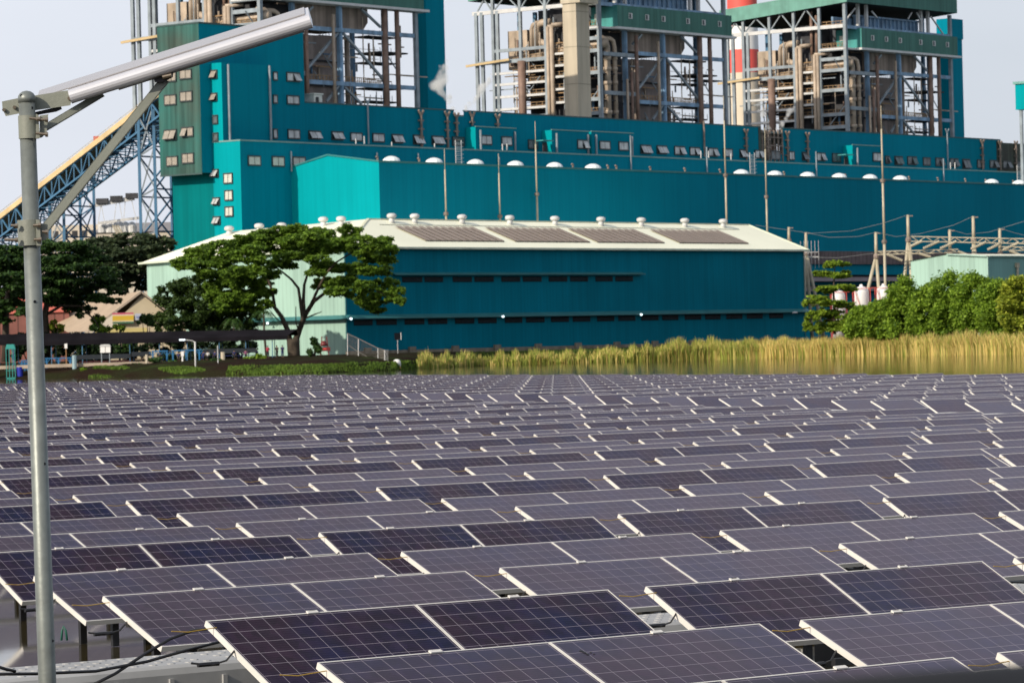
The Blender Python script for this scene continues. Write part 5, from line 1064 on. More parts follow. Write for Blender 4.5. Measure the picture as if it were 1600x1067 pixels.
# ------------------------------------------------------------------ vegetation
import numpy as np
def leaves(name, pads, n, size, mat, parent=None, seed=1, flat=.55, up=.55):
    rs = np.random.RandomState(seed); C = np.array([[*p[0]] for p in pads]); Rd = np.array([p[1:4] for p in pads])
    wgt = (Rd[:, 0]*Rd[:, 1]+Rd[:, 0]*Rd[:, 2]); wgt = wgt/wgt.sum(); idx = rs.choice(len(pads), n, p=wgt)
    d = rs.normal(size=(n, 3)); d /= np.linalg.norm(d, axis=1)[:, None]; d[:, 2] = np.where(rs.rand(n) < up, np.abs(d[:, 2]), d[:, 2])
    rr = rs.rand(n)**.5*(1+.2*rs.normal(size=n)); P = C[idx]+d*Rd[idx]*rr[:, None]
    nr = rs.normal(size=(n, 3))*flat; nr[:, 2] += .75; nr += d*.25; nr /= np.linalg.norm(nr, axis=1)[:, None]
    a = np.cross(nr, rs.normal(size=(n, 3))); a /= np.linalg.norm(a, axis=1)[:, None]; c = np.cross(nr, a)
    s = size*rs.uniform(.5, 1.35, n)[:, None]; a *= s; c *= s*.62
    mid = P+a*.5; V = np.stack([P-a, mid-a*.5+c, P+a, mid-a*.5-c], 1).reshape(-1, 3)
    if parent is not None:
        M_ = np.array(MI[parent.name]); V = V@M_[:3, :3].T+M_[:3, 3]
    me = bpy.data.meshes.new(name); me.vertices.add(4*n); me.vertices.foreach_set('co', V.ravel()); me.loops.add(4*n); me.loops.foreach_set('vertex_index', np.arange(4*n)); me.polygons.add(n); me.polygons.foreach_set('loop_start', np.arange(0, 4*n, 4)); me.polygons.foreach_set('loop_total', np.full(n, 4))
    me.update(calc_edges=True); me.materials.append(mat); o = bpy.data.objects.new(name, me); COL.objects.link(o); o.parent = parent; return o
def pxpads(lst, D, sc_=1, ox=0, oy=0, dep=1., jit=5., seed=1, sub=0):
    rn = random.Random(seed); out = []
    for q in lst:
        x, y, rx, ry = ox+q[0]/sc_, oy+q[1]/sc_, q[2]/sc_*1.15, q[3]/sc_*1.4; k = D/F; c = atD(x, y, D+rn.uniform(-jit, jit)); R_ = rx*k
        if not sub: out.append((c, R_, R_*dep, ry*k)); continue
        for i in range(sub):
            a = rn.uniform(0, 6.28); q_ = rn.random()**.5; p = Vector((c.x+R_*math.cos(a)*q_*.85, c.y+rn.uniform(-1, 1)*R_*dep*.8, c.z+ry*k*math.sin(a)*q_*.85)); f_ = rn.uniform(.18, .38); out.append((p, R_*f_, R_*f_, min(R_, ry*k)*f_*1.05))
    return out
def limb(b, pts, rr, D, sc_, ox, oy, dd=0):
    n_ = len(pts); P = [atD(ox+x/sc_, oy+y/sc_, D+dd*i/(n_-1)) for i, (x, y) in enumerate(pts)]
    b.path(P, [rr[0]+(rr[1]-rr[0])*i/(n_-1) for i in range(n_)], 8)
LF_RAIN = leafmat('rain_tree_leaves', (.028, .07, .008), (.20, .34, .035), trans=.42); LF_DARK = leafmat('dark_tree_leaves', (.010, .032, .010), (.05, .11, .02), trans=.2); LF_BACK = leafmat('far_tree_leaves', (.016, .032, .014), (.05, .075, .03), trans=.2)
LF_BUSH = leafmat('bush_leaves', (.045, .11, .01), (.30, .46, .045), trans=.42); LF_YEL = leafmat('yellowish_bush_leaves', (.08, .14, .01), (.42, .48, .05)); LF_TIER = leafmat('tiered_tree_leaves', (.04, .10, .008), (.28, .40, .035))
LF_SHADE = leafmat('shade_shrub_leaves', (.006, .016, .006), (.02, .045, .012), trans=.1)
# rain tree
D = 606; base = atD(468, 558, D); tr = empty('rain_tree', (base.x, base.y, gz(base.x, base.y)-.2), 0, 'wide spreading umbrella tree in front of the warehouse corner', 'tree')
Z = (3.81, 230, 340)
b = MB(); rr = []
limb(b, [(878, 858), (872, 800), (870, 755), (868, 720)], (1.0, 1.05), D, *Z)
limb(b, [(850, 730), (832, 660), (800, 590), (755, 530), (700, 465), (640, 400), (600, 330)], (0.484, 0.112), D, *Z, dd=-3)
limb(b, [(880, 740), (905, 670), (940, 580), (990, 500), (1050, 455), (1120, 430), (1180, 420)], (0.546, 0.098), D, *Z, dd=2)
limb(b, [(905, 670), (925, 600), (912, 500), (900, 420), (860, 370), (800, 320), (740, 280)], (0.351, 0.098), D, *Z, dd=-2)
limb(b, [(935, 590), (930, 480), (935, 400), (960, 320), (1000, 260), (1060, 210)], (0.312, 0.084), D, *Z, dd=5)
limb(b, [(960, 550), (1010, 440), (1060, 340), (1120, 270), (1200, 220), (1290, 190)], (0.265, 0.084), D, *Z, dd=-4)
limb(b, [(760, 535), (745, 440), (720, 370), (640, 300), (520, 240), (420, 230)], (0.265, 0.070), D, *Z, dd=3)
limb(b, [(940, 600), (1000, 575), (1040, 560)], (0.156, 0.056), D, *Z); limb(b, [(1180, 420), (1260, 400), (1350, 430), (1420, 460)], (0.109, 0.042), D, *Z); limb(b, [(830, 650), (770, 600), (720, 540)], (0.125, 0.042), D, *Z)
limb(b, [(700, 465), (600, 440), (480, 450)], (0.140, 0.042), D, *Z); limb(b, [(905, 690), (885, 620), (885, 530)], (0.117, 0.056), D, *Z)
b.build('trunk', BARK, tr, True)
RP = [(1045,170,80,26),(1160,145,70,24),(990,105,70,22),(850,150,80,24),(560,525,80,28),(640,545,60,22),(700,515,50,20),(480,565,70,22),(400,470,60,26),(640,150,80,24),(1000,330,60,18),(1130,440,70,24),(1230,450,70,24),(1010,200,80,24),(1240,300,80,24),(740,340,60,20),(720,440,50,18),(1400,320,60,22),(520,330,90,26),(640,330,70,24),(480,365,60,24),(870,235,70,22),(1010,250,70,22),(1150,300,70,22),(660,430,50,22),(580,455,60,22),(350,330,60,20),(210,275,75,28),(300,235,85,32),(320,215,90,34),(440,190,100,38),(330,300,80,30),(480,265,100,38),(600,140,95,34),(600,220,110,38),(690,110,80,30),(780,95,100,32),(780,175,110,38),(900,80,90,30),(940,150,110,36),(1030,110,90,32),(1100,185,110,36),(1200,90,75,32),(1230,165,100,36),(1330,150,75,34),(1400,160,60,40),(1440,200,50,30),(1430,255,55,22),(1320,235,90,28),(960,225,100,26),(700,290,80,26),(850,290,50,16),(560,330,95,30),(430,365,95,32),(600,395,90,30),(480,430,90,32),(540,495,100,36),(440,535,60,24),(700,385,55,24),(640,465,75,28),(1060,395,80,30),(1140,410,70,28),(1180,365,70,26),(1340,320,75,24),(1290,410,60,28),(1420,395,70,28),(1390,470,90,32),(1480,450,50,28),(1350,540,65,26),(1300,500,60,30),(1500,500,35,18),(1060,290,80,24),(790,255,70,24),(390,410,60,22),(520,180,80,30)]
leaves('crown', pxpads(RP, D, *Z, jit=9, seed=3, sub=26, dep=1.), 230000, .25, LF_RAIN, tr, 5)
# left dark trees
D = 590; base = atD(73, 560, D); tr = empty('dark_tree', (base.x, base.y, gz(base.x, base.y)), 0, 'dark layered tree behind the lamp post with drooping branches at right', 'tree')
b = MB(); limb(b, [(73, 566), (72, 520), (70, 490), (78, 455), (90, 420)], (.7, .3), D, 1, 0, 0); limb(b, [(72, 492), (95, 478), (125, 478), (148, 500), (155, 512)], (.25, .08), D, 1, 0, 0); limb(b, [(74, 470), (110, 452), (160, 450), (195, 456)], (.25, .07), D, 1, 0, 0); b.build('trunk', BARK, tr, True)
LP_ = [(20,395,32,8),(60,385,32,8),(110,386,30,7),(140,392,20,6),(70,404,42,8),(30,412,36,9),(130,408,38,7),(100,422,46,8),(165,424,22,5),(50,430,40,9),(130,436,44,7),(80,446,46,8),(160,444,30,5),(185,455,16,4),(120,458,42,7),(60,462,36,8),(150,466,32,5),(100,474,30,6),(135,484,16,5),(152,500,9,6),(113,482,14,5),(175,470,14,4),(148,514,5,4),(125,492,8,4)]
leaves('crown', pxpads(LP_, D, jit=7, seed=4, sub=24), 70000, .27, LF_DARK, tr, 6)
base = atD(8, 560, 585); tr = empty('dark_tree', (base.x, base.y, gz(base.x, base.y)), 0, 'dark tree cut by the left edge of the picture', 'tree')
b = MB(); limb(b, [(8, 566), (9, 500), (12, 460), (20, 430)], (.6, .3), 585, 1, 0, 0); b.build('trunk', BARK, tr, True)
leaves('crown', pxpads([(5,400,30,10),(-15,420,30,10),(15,440,36,10),(5,460,30,9),(20,476,26,8),(-10,480,26,10),(38,488,16,5),(45,455,20,7),(0,500,16,6),(22,415,30,8)], 585, jit=6, seed=8, sub=24), 20000, .34, LF_DARK, tr, 7)
D = 680; base = atD(205, 556, D); tr = empty('background_tree', (base.x, base.y, GZ), 0, 'dull green flat-topped tree farther back left of the warehouse roof', 'tree')
b = MB(); limb(b, [(204, 545), (203, 480), (196, 440), (180, 410)], (.5, .2), D, 1, 0, 0); limb(b, [(203, 480), (214, 445), (235, 410)], (.3, .12), D, 1, 0, 0); b.build('trunk', BARK, tr, True)
leaves('crown', pxpads([(130,386,28,7),(165,380,32,7),(205,375,34,7),(240,379,30,8),(262,386,12,6),(180,393,38,8),(225,396,38,8),(255,402,18,8),(150,400,30,8),(190,408,36,8),(232,416,32,9),(170,420,28,7),(205,430,30,7),(245,432,16,8),(185,444,22,6),(228,446,18,6)], D, jit=8, seed=5, sub=24), 32000, .38, LF_BACK, tr, 8)
D = 614; base = atD(300, 545, D); tr = empty('bushy_tree', (base.x, base.y, GZ-.3), 0, 'dark bushy tree between the cream house and the spreading tree', 'tree')
b = MB(); limb(b, [(300, 552), (300, 520), (295, 480)], (.4, .2), D, 1, 0, 0); limb(b, [(300, 530), (325, 500), (335, 480)], (.3, .1), D, 1, 0, 0); b.build('trunk', BARK, tr, True)
leaves('crown', pxpads([(265,462,22,14),(290,450,28,14),(318,452,26,14),(275,485,28,16),(310,480,34,18),(340,480,20,18),(255,505,20,10),(290,508,34,12),(330,508,30,12),(352,500,14,14),(372,505,20,16),(392,498,14,14),(360,482,18,12),(385,520,20,8)], D, jit=4, seed=6, sub=18), 36000, .28, leafmat('bushy_tree_leaves', (.012, .032, .008), (.055, .10, .018), trans=.25), tr, 9)
# palms in the shade
def palm(x, y, yb, R_, lab, seed, D=598):
    rn = random.Random(seed); c = atD(x, y, D); r = empty('palm', (c.x, c.y, GZ-.3), 0, lab, 'palm', 'palms in the shade behind the canopy'); b = MB(); b.path([(c.x+.3, c.y, GZ-.4), (c.x, c.y, (GZ+c.z)/2), c], [.22, .17, .14], 7); b.build('trunk', BARK, r, True)
    for i in range(11):
        a = i/11*6.28+rn.uniform(-.2, .2); L_ = R_*rn.uniform(.8, 1.1); el = rn.uniform(.3, .9); b = MB(); pts = [c+Vector((math.cos(a)*L_*q, math.sin(a)*L_*q*.8, L_*(el*q-1.25*q*q))) for q in (0, .25, .5, .75, 1)]
        for p, q in zip(pts, pts[1:]):
            d = (q-p).normalized(); sd = d.cross(Vector((0, 0, 1))).normalized()
            for k in range(4):
                m_ = p.lerp(q, k/4)
                for s_ in (-1, 1): b.add([m_, m_+d*.12, m_+sd*s_*R_*.24+d*.35-Vector((0, 0, .25))], [(0, 1, 2)])
        b.build('frond', LF_DARK, r)
palm(412, 488, 530, 2.6, 'small dark palm under the spreading tree left of its trunk', 3); palm(365, 500, 530, 2.2, 'small dark palm behind the canopy roof left of the larger palm', 4)
def bush(x, y, rx, ry, D, n, mat, lab, seed, name='bush', size=.3, sub=26, cat='bush', grp=None):
    c = atD(x, y, D); g = gz(c.x, c.y); r = empty(name, (c.x, c.y, g-.1), 0, lab, cat, grp); b = MB()
    for k in range(5): a = k*1.3; b.path([(c.x, c.y, g-.2), (c.x+math.cos(a)*rx*D/F*.3, c.y+math.sin(a)*rx*D/F*.3, (g+c.z)/2), (c.x+math.cos(a)*rx*D/F*.55, c.y+math.sin(a)*rx*D/F*.5, c.z)], [.12, .08, .04], 5)
    b.build('stems', BARK, r)
    return leaves('foliage', pxpads([(x, y, rx, ry)], D, jit=.1, seed=seed, sub=sub), n, size, mat, r, seed)
bl = [(1347, 497, 22, 22, 600, LF_BUSH, 'low dense bush at the left end of the thicket under the white tanks'), (1378, 492, 22, 26, 596, LF_BUSH, 'bush second from left in the thicket below the tanks'), (1410, 476, 28, 42, 592, LF_BUSH, 'tall dark green bush left of the pale green shed'), (1448, 482, 26, 34, 588, LF_BUSH, 'bush below the gable eave of the pale green shed'),
      (1484, 468, 30, 40, 584, LF_BUSH, 'tall bright bush below the peak of the pale green shed'), (1522, 470, 30, 42, 580, LF_BUSH, 'large bush below the corner of the pale green shed'), (1557, 474, 26, 38, 574, LF_BUSH, 'rounded bush right of the shed corner'), (1592, 470, 26, 40, 566, LF_YEL, 'yellowish green bush at the right edge')]
for i, (x, y, rx, ry, D, mt, lab) in enumerate(bl): bush(x, y+13, rx*1.12, ry*1.0, D, 24000, mt, lab, 20+i, size=.24, sub=80, grp='bushes of the thicket at right')
for i, (x, y, rx, ry, D, mt, lab, n_) in enumerate(((490, 543, 11, 13, 560, LF_DARK, 'round dark shrub beside the red pump', 2500), (157, 509, 14, 9, 592, LF_BUSH, 'light green shrub in front of the cream house gable', 2600), (186, 513, 8, 5, 592, LF_BUSH, 'small shrub below the striped banner', 1200), (88, 512, 12, 9, 590, LF_YEL, 'pale shrub left of the cream house roof', 1800), (228, 503, 12, 11, 592, LF_DARK, 'dark shrub right of the striped banner', 2200),
        (193, 545, 12, 6, 585, LF_DARK, 'clipped dark hedge ball behind the benches', 1600), (400, 560, 16, 5, 556, LF_BUSH, 'low leafy plants at the foot of the canopy', 1500), (250, 566, 22, 5, 560, LF_DARK, 'low dark plants by the blue tables', 1600), (215, 573, 16, 4, 558, LF_DARK, 'low scrub patch beside the concrete ramp', 1000), (135, 580, 9, 5, 556, LF_BUSH, 'small green scrub on the bare bank', 900), (340, 566, 14, 4, 556, LF_DARK, 'low scrub left of the spreading tree', 900))):
    bush(x, y, rx, ry, D, n_, mt, lab, 50+i, 'shrub', .22, 12, 'shrub')
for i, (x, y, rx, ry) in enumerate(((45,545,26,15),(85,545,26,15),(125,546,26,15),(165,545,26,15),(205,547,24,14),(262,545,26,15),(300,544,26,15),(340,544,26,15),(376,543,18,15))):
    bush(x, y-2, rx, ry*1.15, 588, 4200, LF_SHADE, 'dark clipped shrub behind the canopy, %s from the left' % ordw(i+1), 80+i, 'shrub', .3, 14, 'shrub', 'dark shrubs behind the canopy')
# tiered tree at the right
Z = (4.444, 1240, 320); D = 606; base = atD(1302, 516, D); tr = empty('tiered_tree', (base.x, base.y, GZ-.5), 0, 'tree with flat separate tiers of leaves right of the warehouse', 'tree')
b = MB(); limb(b, [(285, 900), (283, 760), (278, 640), (280, 520), (288, 410)], (.28, .07), D, *Z)
for x, y in ((180, 480), (390, 480), (150, 580), (400, 575), (100, 690), (420, 700), (120, 780), (380, 800)): limb(b, [(282, y+25), ((282+x)/2, y+12), (x, y)], (.1, .04), D, *Z)
b.build('trunk', BARK, tr, True)
TP = [(290,405,60,14),(250,425,50,10),(350,415,45,10),(220,480,60,12),(300,490,90,13),(160,470,35,8),(370,470,35,9),(200,580,80,13),(300,572,90,13),(390,585,50,12),(240,600,50,10),(170,650,70,16),(250,680,90,18),(340,690,80,18),(110,680,50,20),(400,710,45,20),(200,740,80,18),(300,770,90,22),(130,780,50,24),(380,790,60,26),(100,840,35,26),(240,830,90,26),(340,860,90,26),(170,860,70,22)]
leaves('crown', pxpads(TP, D, *Z, jit=2, seed=9, sub=14), 24000, .28, LF_TIER, tr, 11)
# reeds and grass
def blades(name, pts, mat):
    n = len(pts); A = np.array(pts); rs = np.random.RandomState(4); a = rs.uniform(0, 6.28, n); wv = np.stack([np.cos(a), np.sin(a), 0*a], 1)*A[:, 4:5]
    ln = np.stack([rs.normal(size=n), rs.normal(size=n), 0*a], 1)*(A[:, 3:4]*.075); B = A[:, :3]; m_ = B+ln*.35+np.stack([0*a, 0*a, A[:, 3]*.6], 1); t = B+ln*1.3+np.stack([0*a, 0*a, A[:, 3]], 1)
    V = np.stack([B-wv, B+wv, m_+wv*.8, m_-wv*.8, t+wv*.12, t-wv*.12], 1).reshape(-1, 3); i = np.arange(n)*6
    Fq = np.stack([i, i+1, i+2, i+3, i+3, i+2, i+4, i+5], 1).ravel(); me = bpy.data.meshes.new(name); me.vertices.add(6*n); me.vertices.foreach_set('co', V.ravel()); me.loops.add(8*n); me.loops.foreach_set('vertex_index', Fq); me.polygons.add(2*n); me.polygons.foreach_set('loop_start', np.arange(0, 8*n, 4)); me.polygons.foreach_set('loop_total', np.full(2*n, 4))
    me.update(calc_edges=True); me.materials.append(mat); o = bpy.data.objects.new(name, me); COL.objects.link(o); return o
rn = random.Random(12); pts = []; pts2 = []
for _ in range(60000):
    x = rn.uniform(-14, 82); ys_ = shore(x); d = rn.random()**1.3*6; y = ys_+d-1.2; px_ = 800+x/ys_*F; cl = math.sin(x*1.7+math.sin(x*.6)*2)*.5+.5
    env = max(0, min(1, (px_-930)/170)); env = env*env*(3-2*env)
    if px_ < 1085:
        if rn.random() > .22+.3*cl+.5*env: continue
        if -11.8 < x < -6.2 and d < 5 and not (px_ < 665): 
            if rn.random() < .5: continue
        h = rn.uniform(.6, 1.9)*(.6+.5*cl)*(1+.75*env); 
        if 628 < px_ < 668: h *= 1.2
    elif px_ < 1165: h = rn.uniform(1.4, 3.3)*(1.0-.2*abs(px_-1115)/50)*(.85+.2*cl)
    else: h = rn.uniform(1.7, 2.85)*(.86+.2*cl)*(1.1 if rn.random() < .06 else 1)
    q = (x, y, max(0, gz(x, y))-.1, h, rn.uniform(.04, .09)); 
    if px_ < 1185: (pts2 if rn.random() < .62 else pts).append(q)
    else: (pts if rn.random() < .74 else pts2).append(q)
blades_mat = leafmat('dry_reed', (.24, .17, .035), (.82, .66, .24), vs=.12, trans=.3); green_mat = leafmat('green_reed', (.10, .15, .02), (.42, .48, .09), vs=.12, trans=.3)
tag(blades('dry_reeds', pts, blades_mat), 'golden dry reeds growing thickly along the far shore', 'reeds', None, 'stuff'); tag(blades('green_reeds', pts2, green_mat), 'greener reeds and sedge along the far water edge', 'reeds', None, 'stuff')
pts = []
for _ in range(26000):
    x = rn.uniform(-62, -9); d = rn.uniform(.3, 5.5 if x > -40 else 9); y = shore(x)+d
    if x < -40 and math.sin(x*.5)+math.sin(y*.7+x) < .6: continue
    if x >= -40 and rn.random() > .55+.45*math.sin(x*1.3+math.sin(x*.37)*3)*math.cos(d*.8): continue
    pts.append((x, y, gz(x, y)-.08, rn.uniform(.10, .32)*(1.5 if math.sin(x*.9)*math.sin(y*.5) > .4 else 1), rn.uniform(.05, .10)))
tag(blades('bank_grass', pts, leafmat('bank_grass', (.03, .07, .008), (.13, .22, .025), vs=.2, trans=.3)), 'bright green grass on the bank below the spreading tree', 'grass', None, 'stuff')
pts = []
for _ in range(9000):
    x = rn.uniform(-9, 60); d = rn.uniform(6, 22); pts.append((x, shore(x)+d, gz(x, shore(x)+d)-.05, rn.uniform(.2, .6), .07))
tag(blades('wall_foot_grass', pts, leafmat('foot_grass', (.03, .06, .01), (.08, .13, .02))), 'dark green grass at the foot of the warehouse wall', 'grass', None, 'stuff')

# ------------------------------------------------------------------ canopy, benches and people on the left bank
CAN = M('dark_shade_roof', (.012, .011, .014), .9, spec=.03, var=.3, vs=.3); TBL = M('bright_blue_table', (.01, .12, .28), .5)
def canopy(x0, x1, yr0, yr1, ye0, ye1, D, lab, posts):
    a_, c_ = atD(x0, yr0, D+3), atD(x1, yr1, D+3); e0, e1_ = atD(x0, ye0, D), atD(x1-14 if x1 > 100 else x1, ye1, D); r = empty('canopy_shelter', (e0.x, e0.y, 2), 0, lab, 'canopy', 'dark canopies on the left bank'); b = MB()
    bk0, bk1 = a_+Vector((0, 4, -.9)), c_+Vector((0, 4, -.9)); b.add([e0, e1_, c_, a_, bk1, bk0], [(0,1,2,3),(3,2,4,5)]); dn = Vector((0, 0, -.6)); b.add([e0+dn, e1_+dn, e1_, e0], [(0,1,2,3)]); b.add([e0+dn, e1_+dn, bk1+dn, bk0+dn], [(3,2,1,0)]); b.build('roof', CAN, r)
    for x in posts:
        k = (x-x0)/(x1-x0); p = e0.lerp(e1_, min(1, k))
        for dy in (.4, 6): b = MB(); b.tube((p.x, p.y+dy, 1.9), (p.x, p.y+dy, p.z-.1), .07, n=6); b.build('post', BLUE, r)
canopy(69, 463, 521, 514.5, 533.8, 524.5, 572, 'long dark shade canopy in front of the house and the palms', (80, 130, 207, 255, 300, 352, 395, 438)); canopy(-30, 62, 523, 521.5, 534, 532.5, 572, 'short dark canopy at the left edge behind the lamp post', (-10, 20, 50))
def table(x0, x1, y, D, lab):
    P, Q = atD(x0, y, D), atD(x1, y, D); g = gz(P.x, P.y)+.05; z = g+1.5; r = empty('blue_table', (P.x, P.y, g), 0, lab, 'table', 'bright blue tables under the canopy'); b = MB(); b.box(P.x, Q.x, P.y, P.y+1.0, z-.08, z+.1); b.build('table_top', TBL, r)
    for k in (.06, .5, .94):
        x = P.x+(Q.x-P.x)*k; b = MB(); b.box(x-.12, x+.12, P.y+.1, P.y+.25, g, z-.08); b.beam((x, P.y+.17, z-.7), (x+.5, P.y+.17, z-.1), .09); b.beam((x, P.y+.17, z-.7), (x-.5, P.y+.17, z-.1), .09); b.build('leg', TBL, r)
table(70, 112, 556, 566, 'bright blue table just right of the lamp post'); table(237, 262, 549, 566, 'blue table left of the two under the canopy centre'); table(267, 314, 549, 566, 'long blue table near the small street lamp'); table(33, 43, 556, 566, 'short blue table end left of the lamp post beside the bin')
SLATE = M('shaded_slate_board', (.008, .014, .022), .8)  # board colour lowered to stand in for tree shade under the canopy
def bench(x0, x1, y, D, lab, mt, h=.5):
    P, Q = atD(x0, y, D), atD(x1, y, D); g = gz(P.x, P.y); r = empty('bench', (P.x, P.y, g), 0, lab, 'bench', 'long benches under the canopy'); b = MB(); b.box(P.x, Q.x, P.y, P.y+.5, g+h, g+h+.08); b.build('seat', mt, r)
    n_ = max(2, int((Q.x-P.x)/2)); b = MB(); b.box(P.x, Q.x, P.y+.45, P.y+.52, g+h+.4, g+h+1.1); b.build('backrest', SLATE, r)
    for i in range(n_+1): x = P.x+(Q.x-P.x)*i/n_; b = MB(); b.box(x-.05, x+.05, P.y+.1, P.y+.4, g, g+h); b.build('leg', mt, r)
bench(118, 204, 558, 567, 'long dark bench with a slate board back behind the white notice box', M('maroon_bench', (.10, .02, .035), .6)); bench(318, 400, 552, 568, 'dark blue bench where the right group sits', NAVY); bench(205, 236, 556, 568, 'short dark bench left of the blue tables', BRC)
g_ = lambda x, D: gz(atD(x, 560, D).x, D)
for i, (x, D, ps, sh_, tr_, lab) in enumerate(((222, 569, 'sit', BLKC, BLKC, 'person in black at the left end of the seated group'), (229, 570, 'sit', NAVY, BLKC, 'person in dark clothes second from left beside the concrete post'), (250, 565, 'sit', BLKC, BLKC, 'dark figure bent over the left blue table'), (279, 565, 'sit', NAVY, BLKC, 'person in navy at the left side of the long blue table'), (325, 564, 'sit', WHC, BLKC, 'person in a pale grey shirt right of the long blue table'),
        (318, 566, 'sit', NAVY, NAVY, 'dark seated person just left of the pale-shirted one'), (336, 567, 'sit', NAVY, BLKC, 'seated person in navy right of the small lamp pole'), (366, 568, 'sit', NAVY, BLKC, 'person in dark blue seated under the canopy middle'), (384, 568, 'sit', MAU, BLKC, 'person in a mauve top left of the red-shirted one'), (401, 569, 'sit', NAVY, BLKC, 'seated dark person between the mauve and red tops'), (418.5, 566, 'stand', PINK, BLKC, 'person in a bright red top near the spreading tree'), (433, 566, 'stand', BLKC, BLKC, 'person in black standing second from the tree trunk'), (441.5, 565, 'stand', NAVY, NAVY, 'person in navy standing nearest the tree trunk'))):
    P = atD(x, 560, D); g = gz(P.x, P.y); gg = g+.55 if ps == 'sit' else g+.15
    person((P.x, P.y, g+.02), R(180+rn.uniform(-50, 50)), ps, sh_, tr_, lab, 1.05, 'people under the canopy')
# bits along the bank
def simple(name, lab, cat, parts, base):
    r = empty(name, base, 0, lab, cat)
    for nm, bb, mt in parts: bb.build(nm, mt, r)
    return r
P = atD(165, 560, 562); g = gz(P.x, P.y); b1, b2, b3 = MB(), MB(), MB(); zt_ = atD(165, 541, 562).z; b1.box(P.x-.75, P.x+.75, P.y-.2, P.y+.2, zt_-.95, zt_); b2.prism([(P.x-.85, zt_), (P.x+.85, zt_), (P.x+.6, zt_+.28), (P.x-.6, zt_+.28)], 1, P.y-.3, P.y+.3)
for dx in (-.6, .6): b3.box(P.x+dx-.06, P.x+dx+.06, P.y-.06, P.y+.06, g, zt_-.9)
b4 = MB(); b4.box(P.x-.03, P.x+.03, P.y-.22, P.y-.2, zt_-.9, zt_-.05)
simple('notice_box', 'white double notice box on two legs in front of the long bench', 'notice box', (('box', b1, WHITE), ('roof', b2, PALEM), ('leg', b3, STEEL), ('door_gap', b4, DARK)), (P.x, P.y, g))
P = atD(17, 560, 562); g = gz(P.x, P.y); zt_ = atD(17, 538, 562).z; SHR = M('turquoise_paint', (.02, .25, .23), .6); b1, b2, b3 = MB(), MB(), MB(); b1.prism([(P.x-.75, zt_-.7), (P.x+.75, zt_-.7), (P.x+.55, zt_), (P.x-.55, zt_)], 1, P.y-.4, P.y+.4)
for dx in (-.65, -.2, .25, .65): b2.box(P.x+dx-.05, P.x+dx+.05, P.y-.4, P.y-.32, g+.1, zt_-.7)
b3.box(P.x-.7, P.x+.7, P.y-.4, P.y+.4, g, g+.2); b3.box(P.x-.65, P.x+.65, P.y-.38, P.y+.3, g+1.2, g+1.3)
simple('turquoise_kiosk', 'small turquoise framed kiosk at the left edge', 'kiosk', (('roof', b1, SHR), ('frame', b2, SHR), ('shelf', b3, SHR)), (P.x, P.y, g))
P = atD(31, 571, 562); g = gz(P.x, P.y); b1, b2 = MB(), MB(); b1.lathe((P.x, P.y, g), [(.42, 0), (.5, 1.25), (.52, 1.3)], 12); b2.lathe((P.x, P.y, g+1.3), [(.54, 0), (.5, .1), (.1, .16)], 12)
simple('waste_bin', 'deep blue bin beside the turquoise kiosk', 'bin', (('body', b1, M('deep_blue_plastic', (.01, .02, .30), .4)), ('lid', b2, M('deep_blue_lid', (.01, .02, .25), .4))), (P.x, P.y, g))
def post(x, y0, D, r_, mt, lab, name='post', head=None, cat='post'):
    P = atD(x, y0, D); g = gz(P.x, P.y)-.1; b = MB(); b.tube((P.x, P.y, g), (P.x, P.y, P.z), r_, n=8); parts = [('shaft', b, mt)]
    if head: h = MB(); h.box(P.x-head, P.x+head, P.y-head, P.y+head, P.z-.7, P.z); parts.append(('head', h, WHITE))
    return simple(name, lab, cat, parts, (P.x, P.y, g))
post(103, 537, 562, .07, M('rusty_post', (.30, .16, .07), .7), 'thin post with a small white box left of the notice box', head=.2); post(285, 549, 558, .14, WHITE, 'short white post near the blue tables', head=.22); post(229, 554, 558, .2, CONC, 'squat concrete post left of the blue tables'); post(340, 540, 540, .07, PALEM, 'thin bare pole right of the small street lamp'); post(348, 550, 556, .32, CONC, 'thick pale concrete post under the canopy'); post(116, 555, 560, .35, M('pale_cyan_drum', (.25, .36, .40), .5), 'pale grey drum right of the first blue table', 'drum', None, 'drum')
P = atD(304.5, 531, 536); g = 0; r = empty('small_street_lamp', (P.x, P.y, 0), 0, 'small pale street lamp with a lit arm in front of the canopy', 'street lamp'); b = MB(); b.tube((P.x, P.y, -.3), (P.x, P.y, P.z-.25), .12, n=8); b.build('pole', PALEM, r, True); q = atD(284, 531, 536); b = MB(); b.path([(P.x, P.y, P.z-.35), (P.x-.4, P.y, P.z-.1), (q.x+.4, q.y, q.z)], .06, 6); b.build('arm', PALEM, r); b = MB(); b.box(q.x-.35, q.x+.45, q.y-.15, q.y+.15, q.z-.09, q.z+.09); b.build('lamp_head', LITC, r)
P, Q = atD(-60, 570, 563), atD(252, 566.5, 560); b = MB(); b.beam((P.x, P.y, 1.72), (Q.x, Q.y, 1.9), .8, .5); tag(b.build('kerb', M('pale_kerb', (.34, .28, .22), .9, var=.2)), kind='structure')
P, Q = atD(190, 571, 556), atD(222, 585, 549); b = MB(); b.add([(P.x-1.2, P.y, gz(P.x, P.y)+.1), (P.x+1.2, P.y, gz(P.x, P.y)+.1), (Q.x+1.2, Q.y, .45), (Q.x-1.2, Q.y, .45)], [(3,2,1,0)]); tag(b.build('path', M('pale_path', (.26, .2, .17), .9, var=.25)), kind='structure')
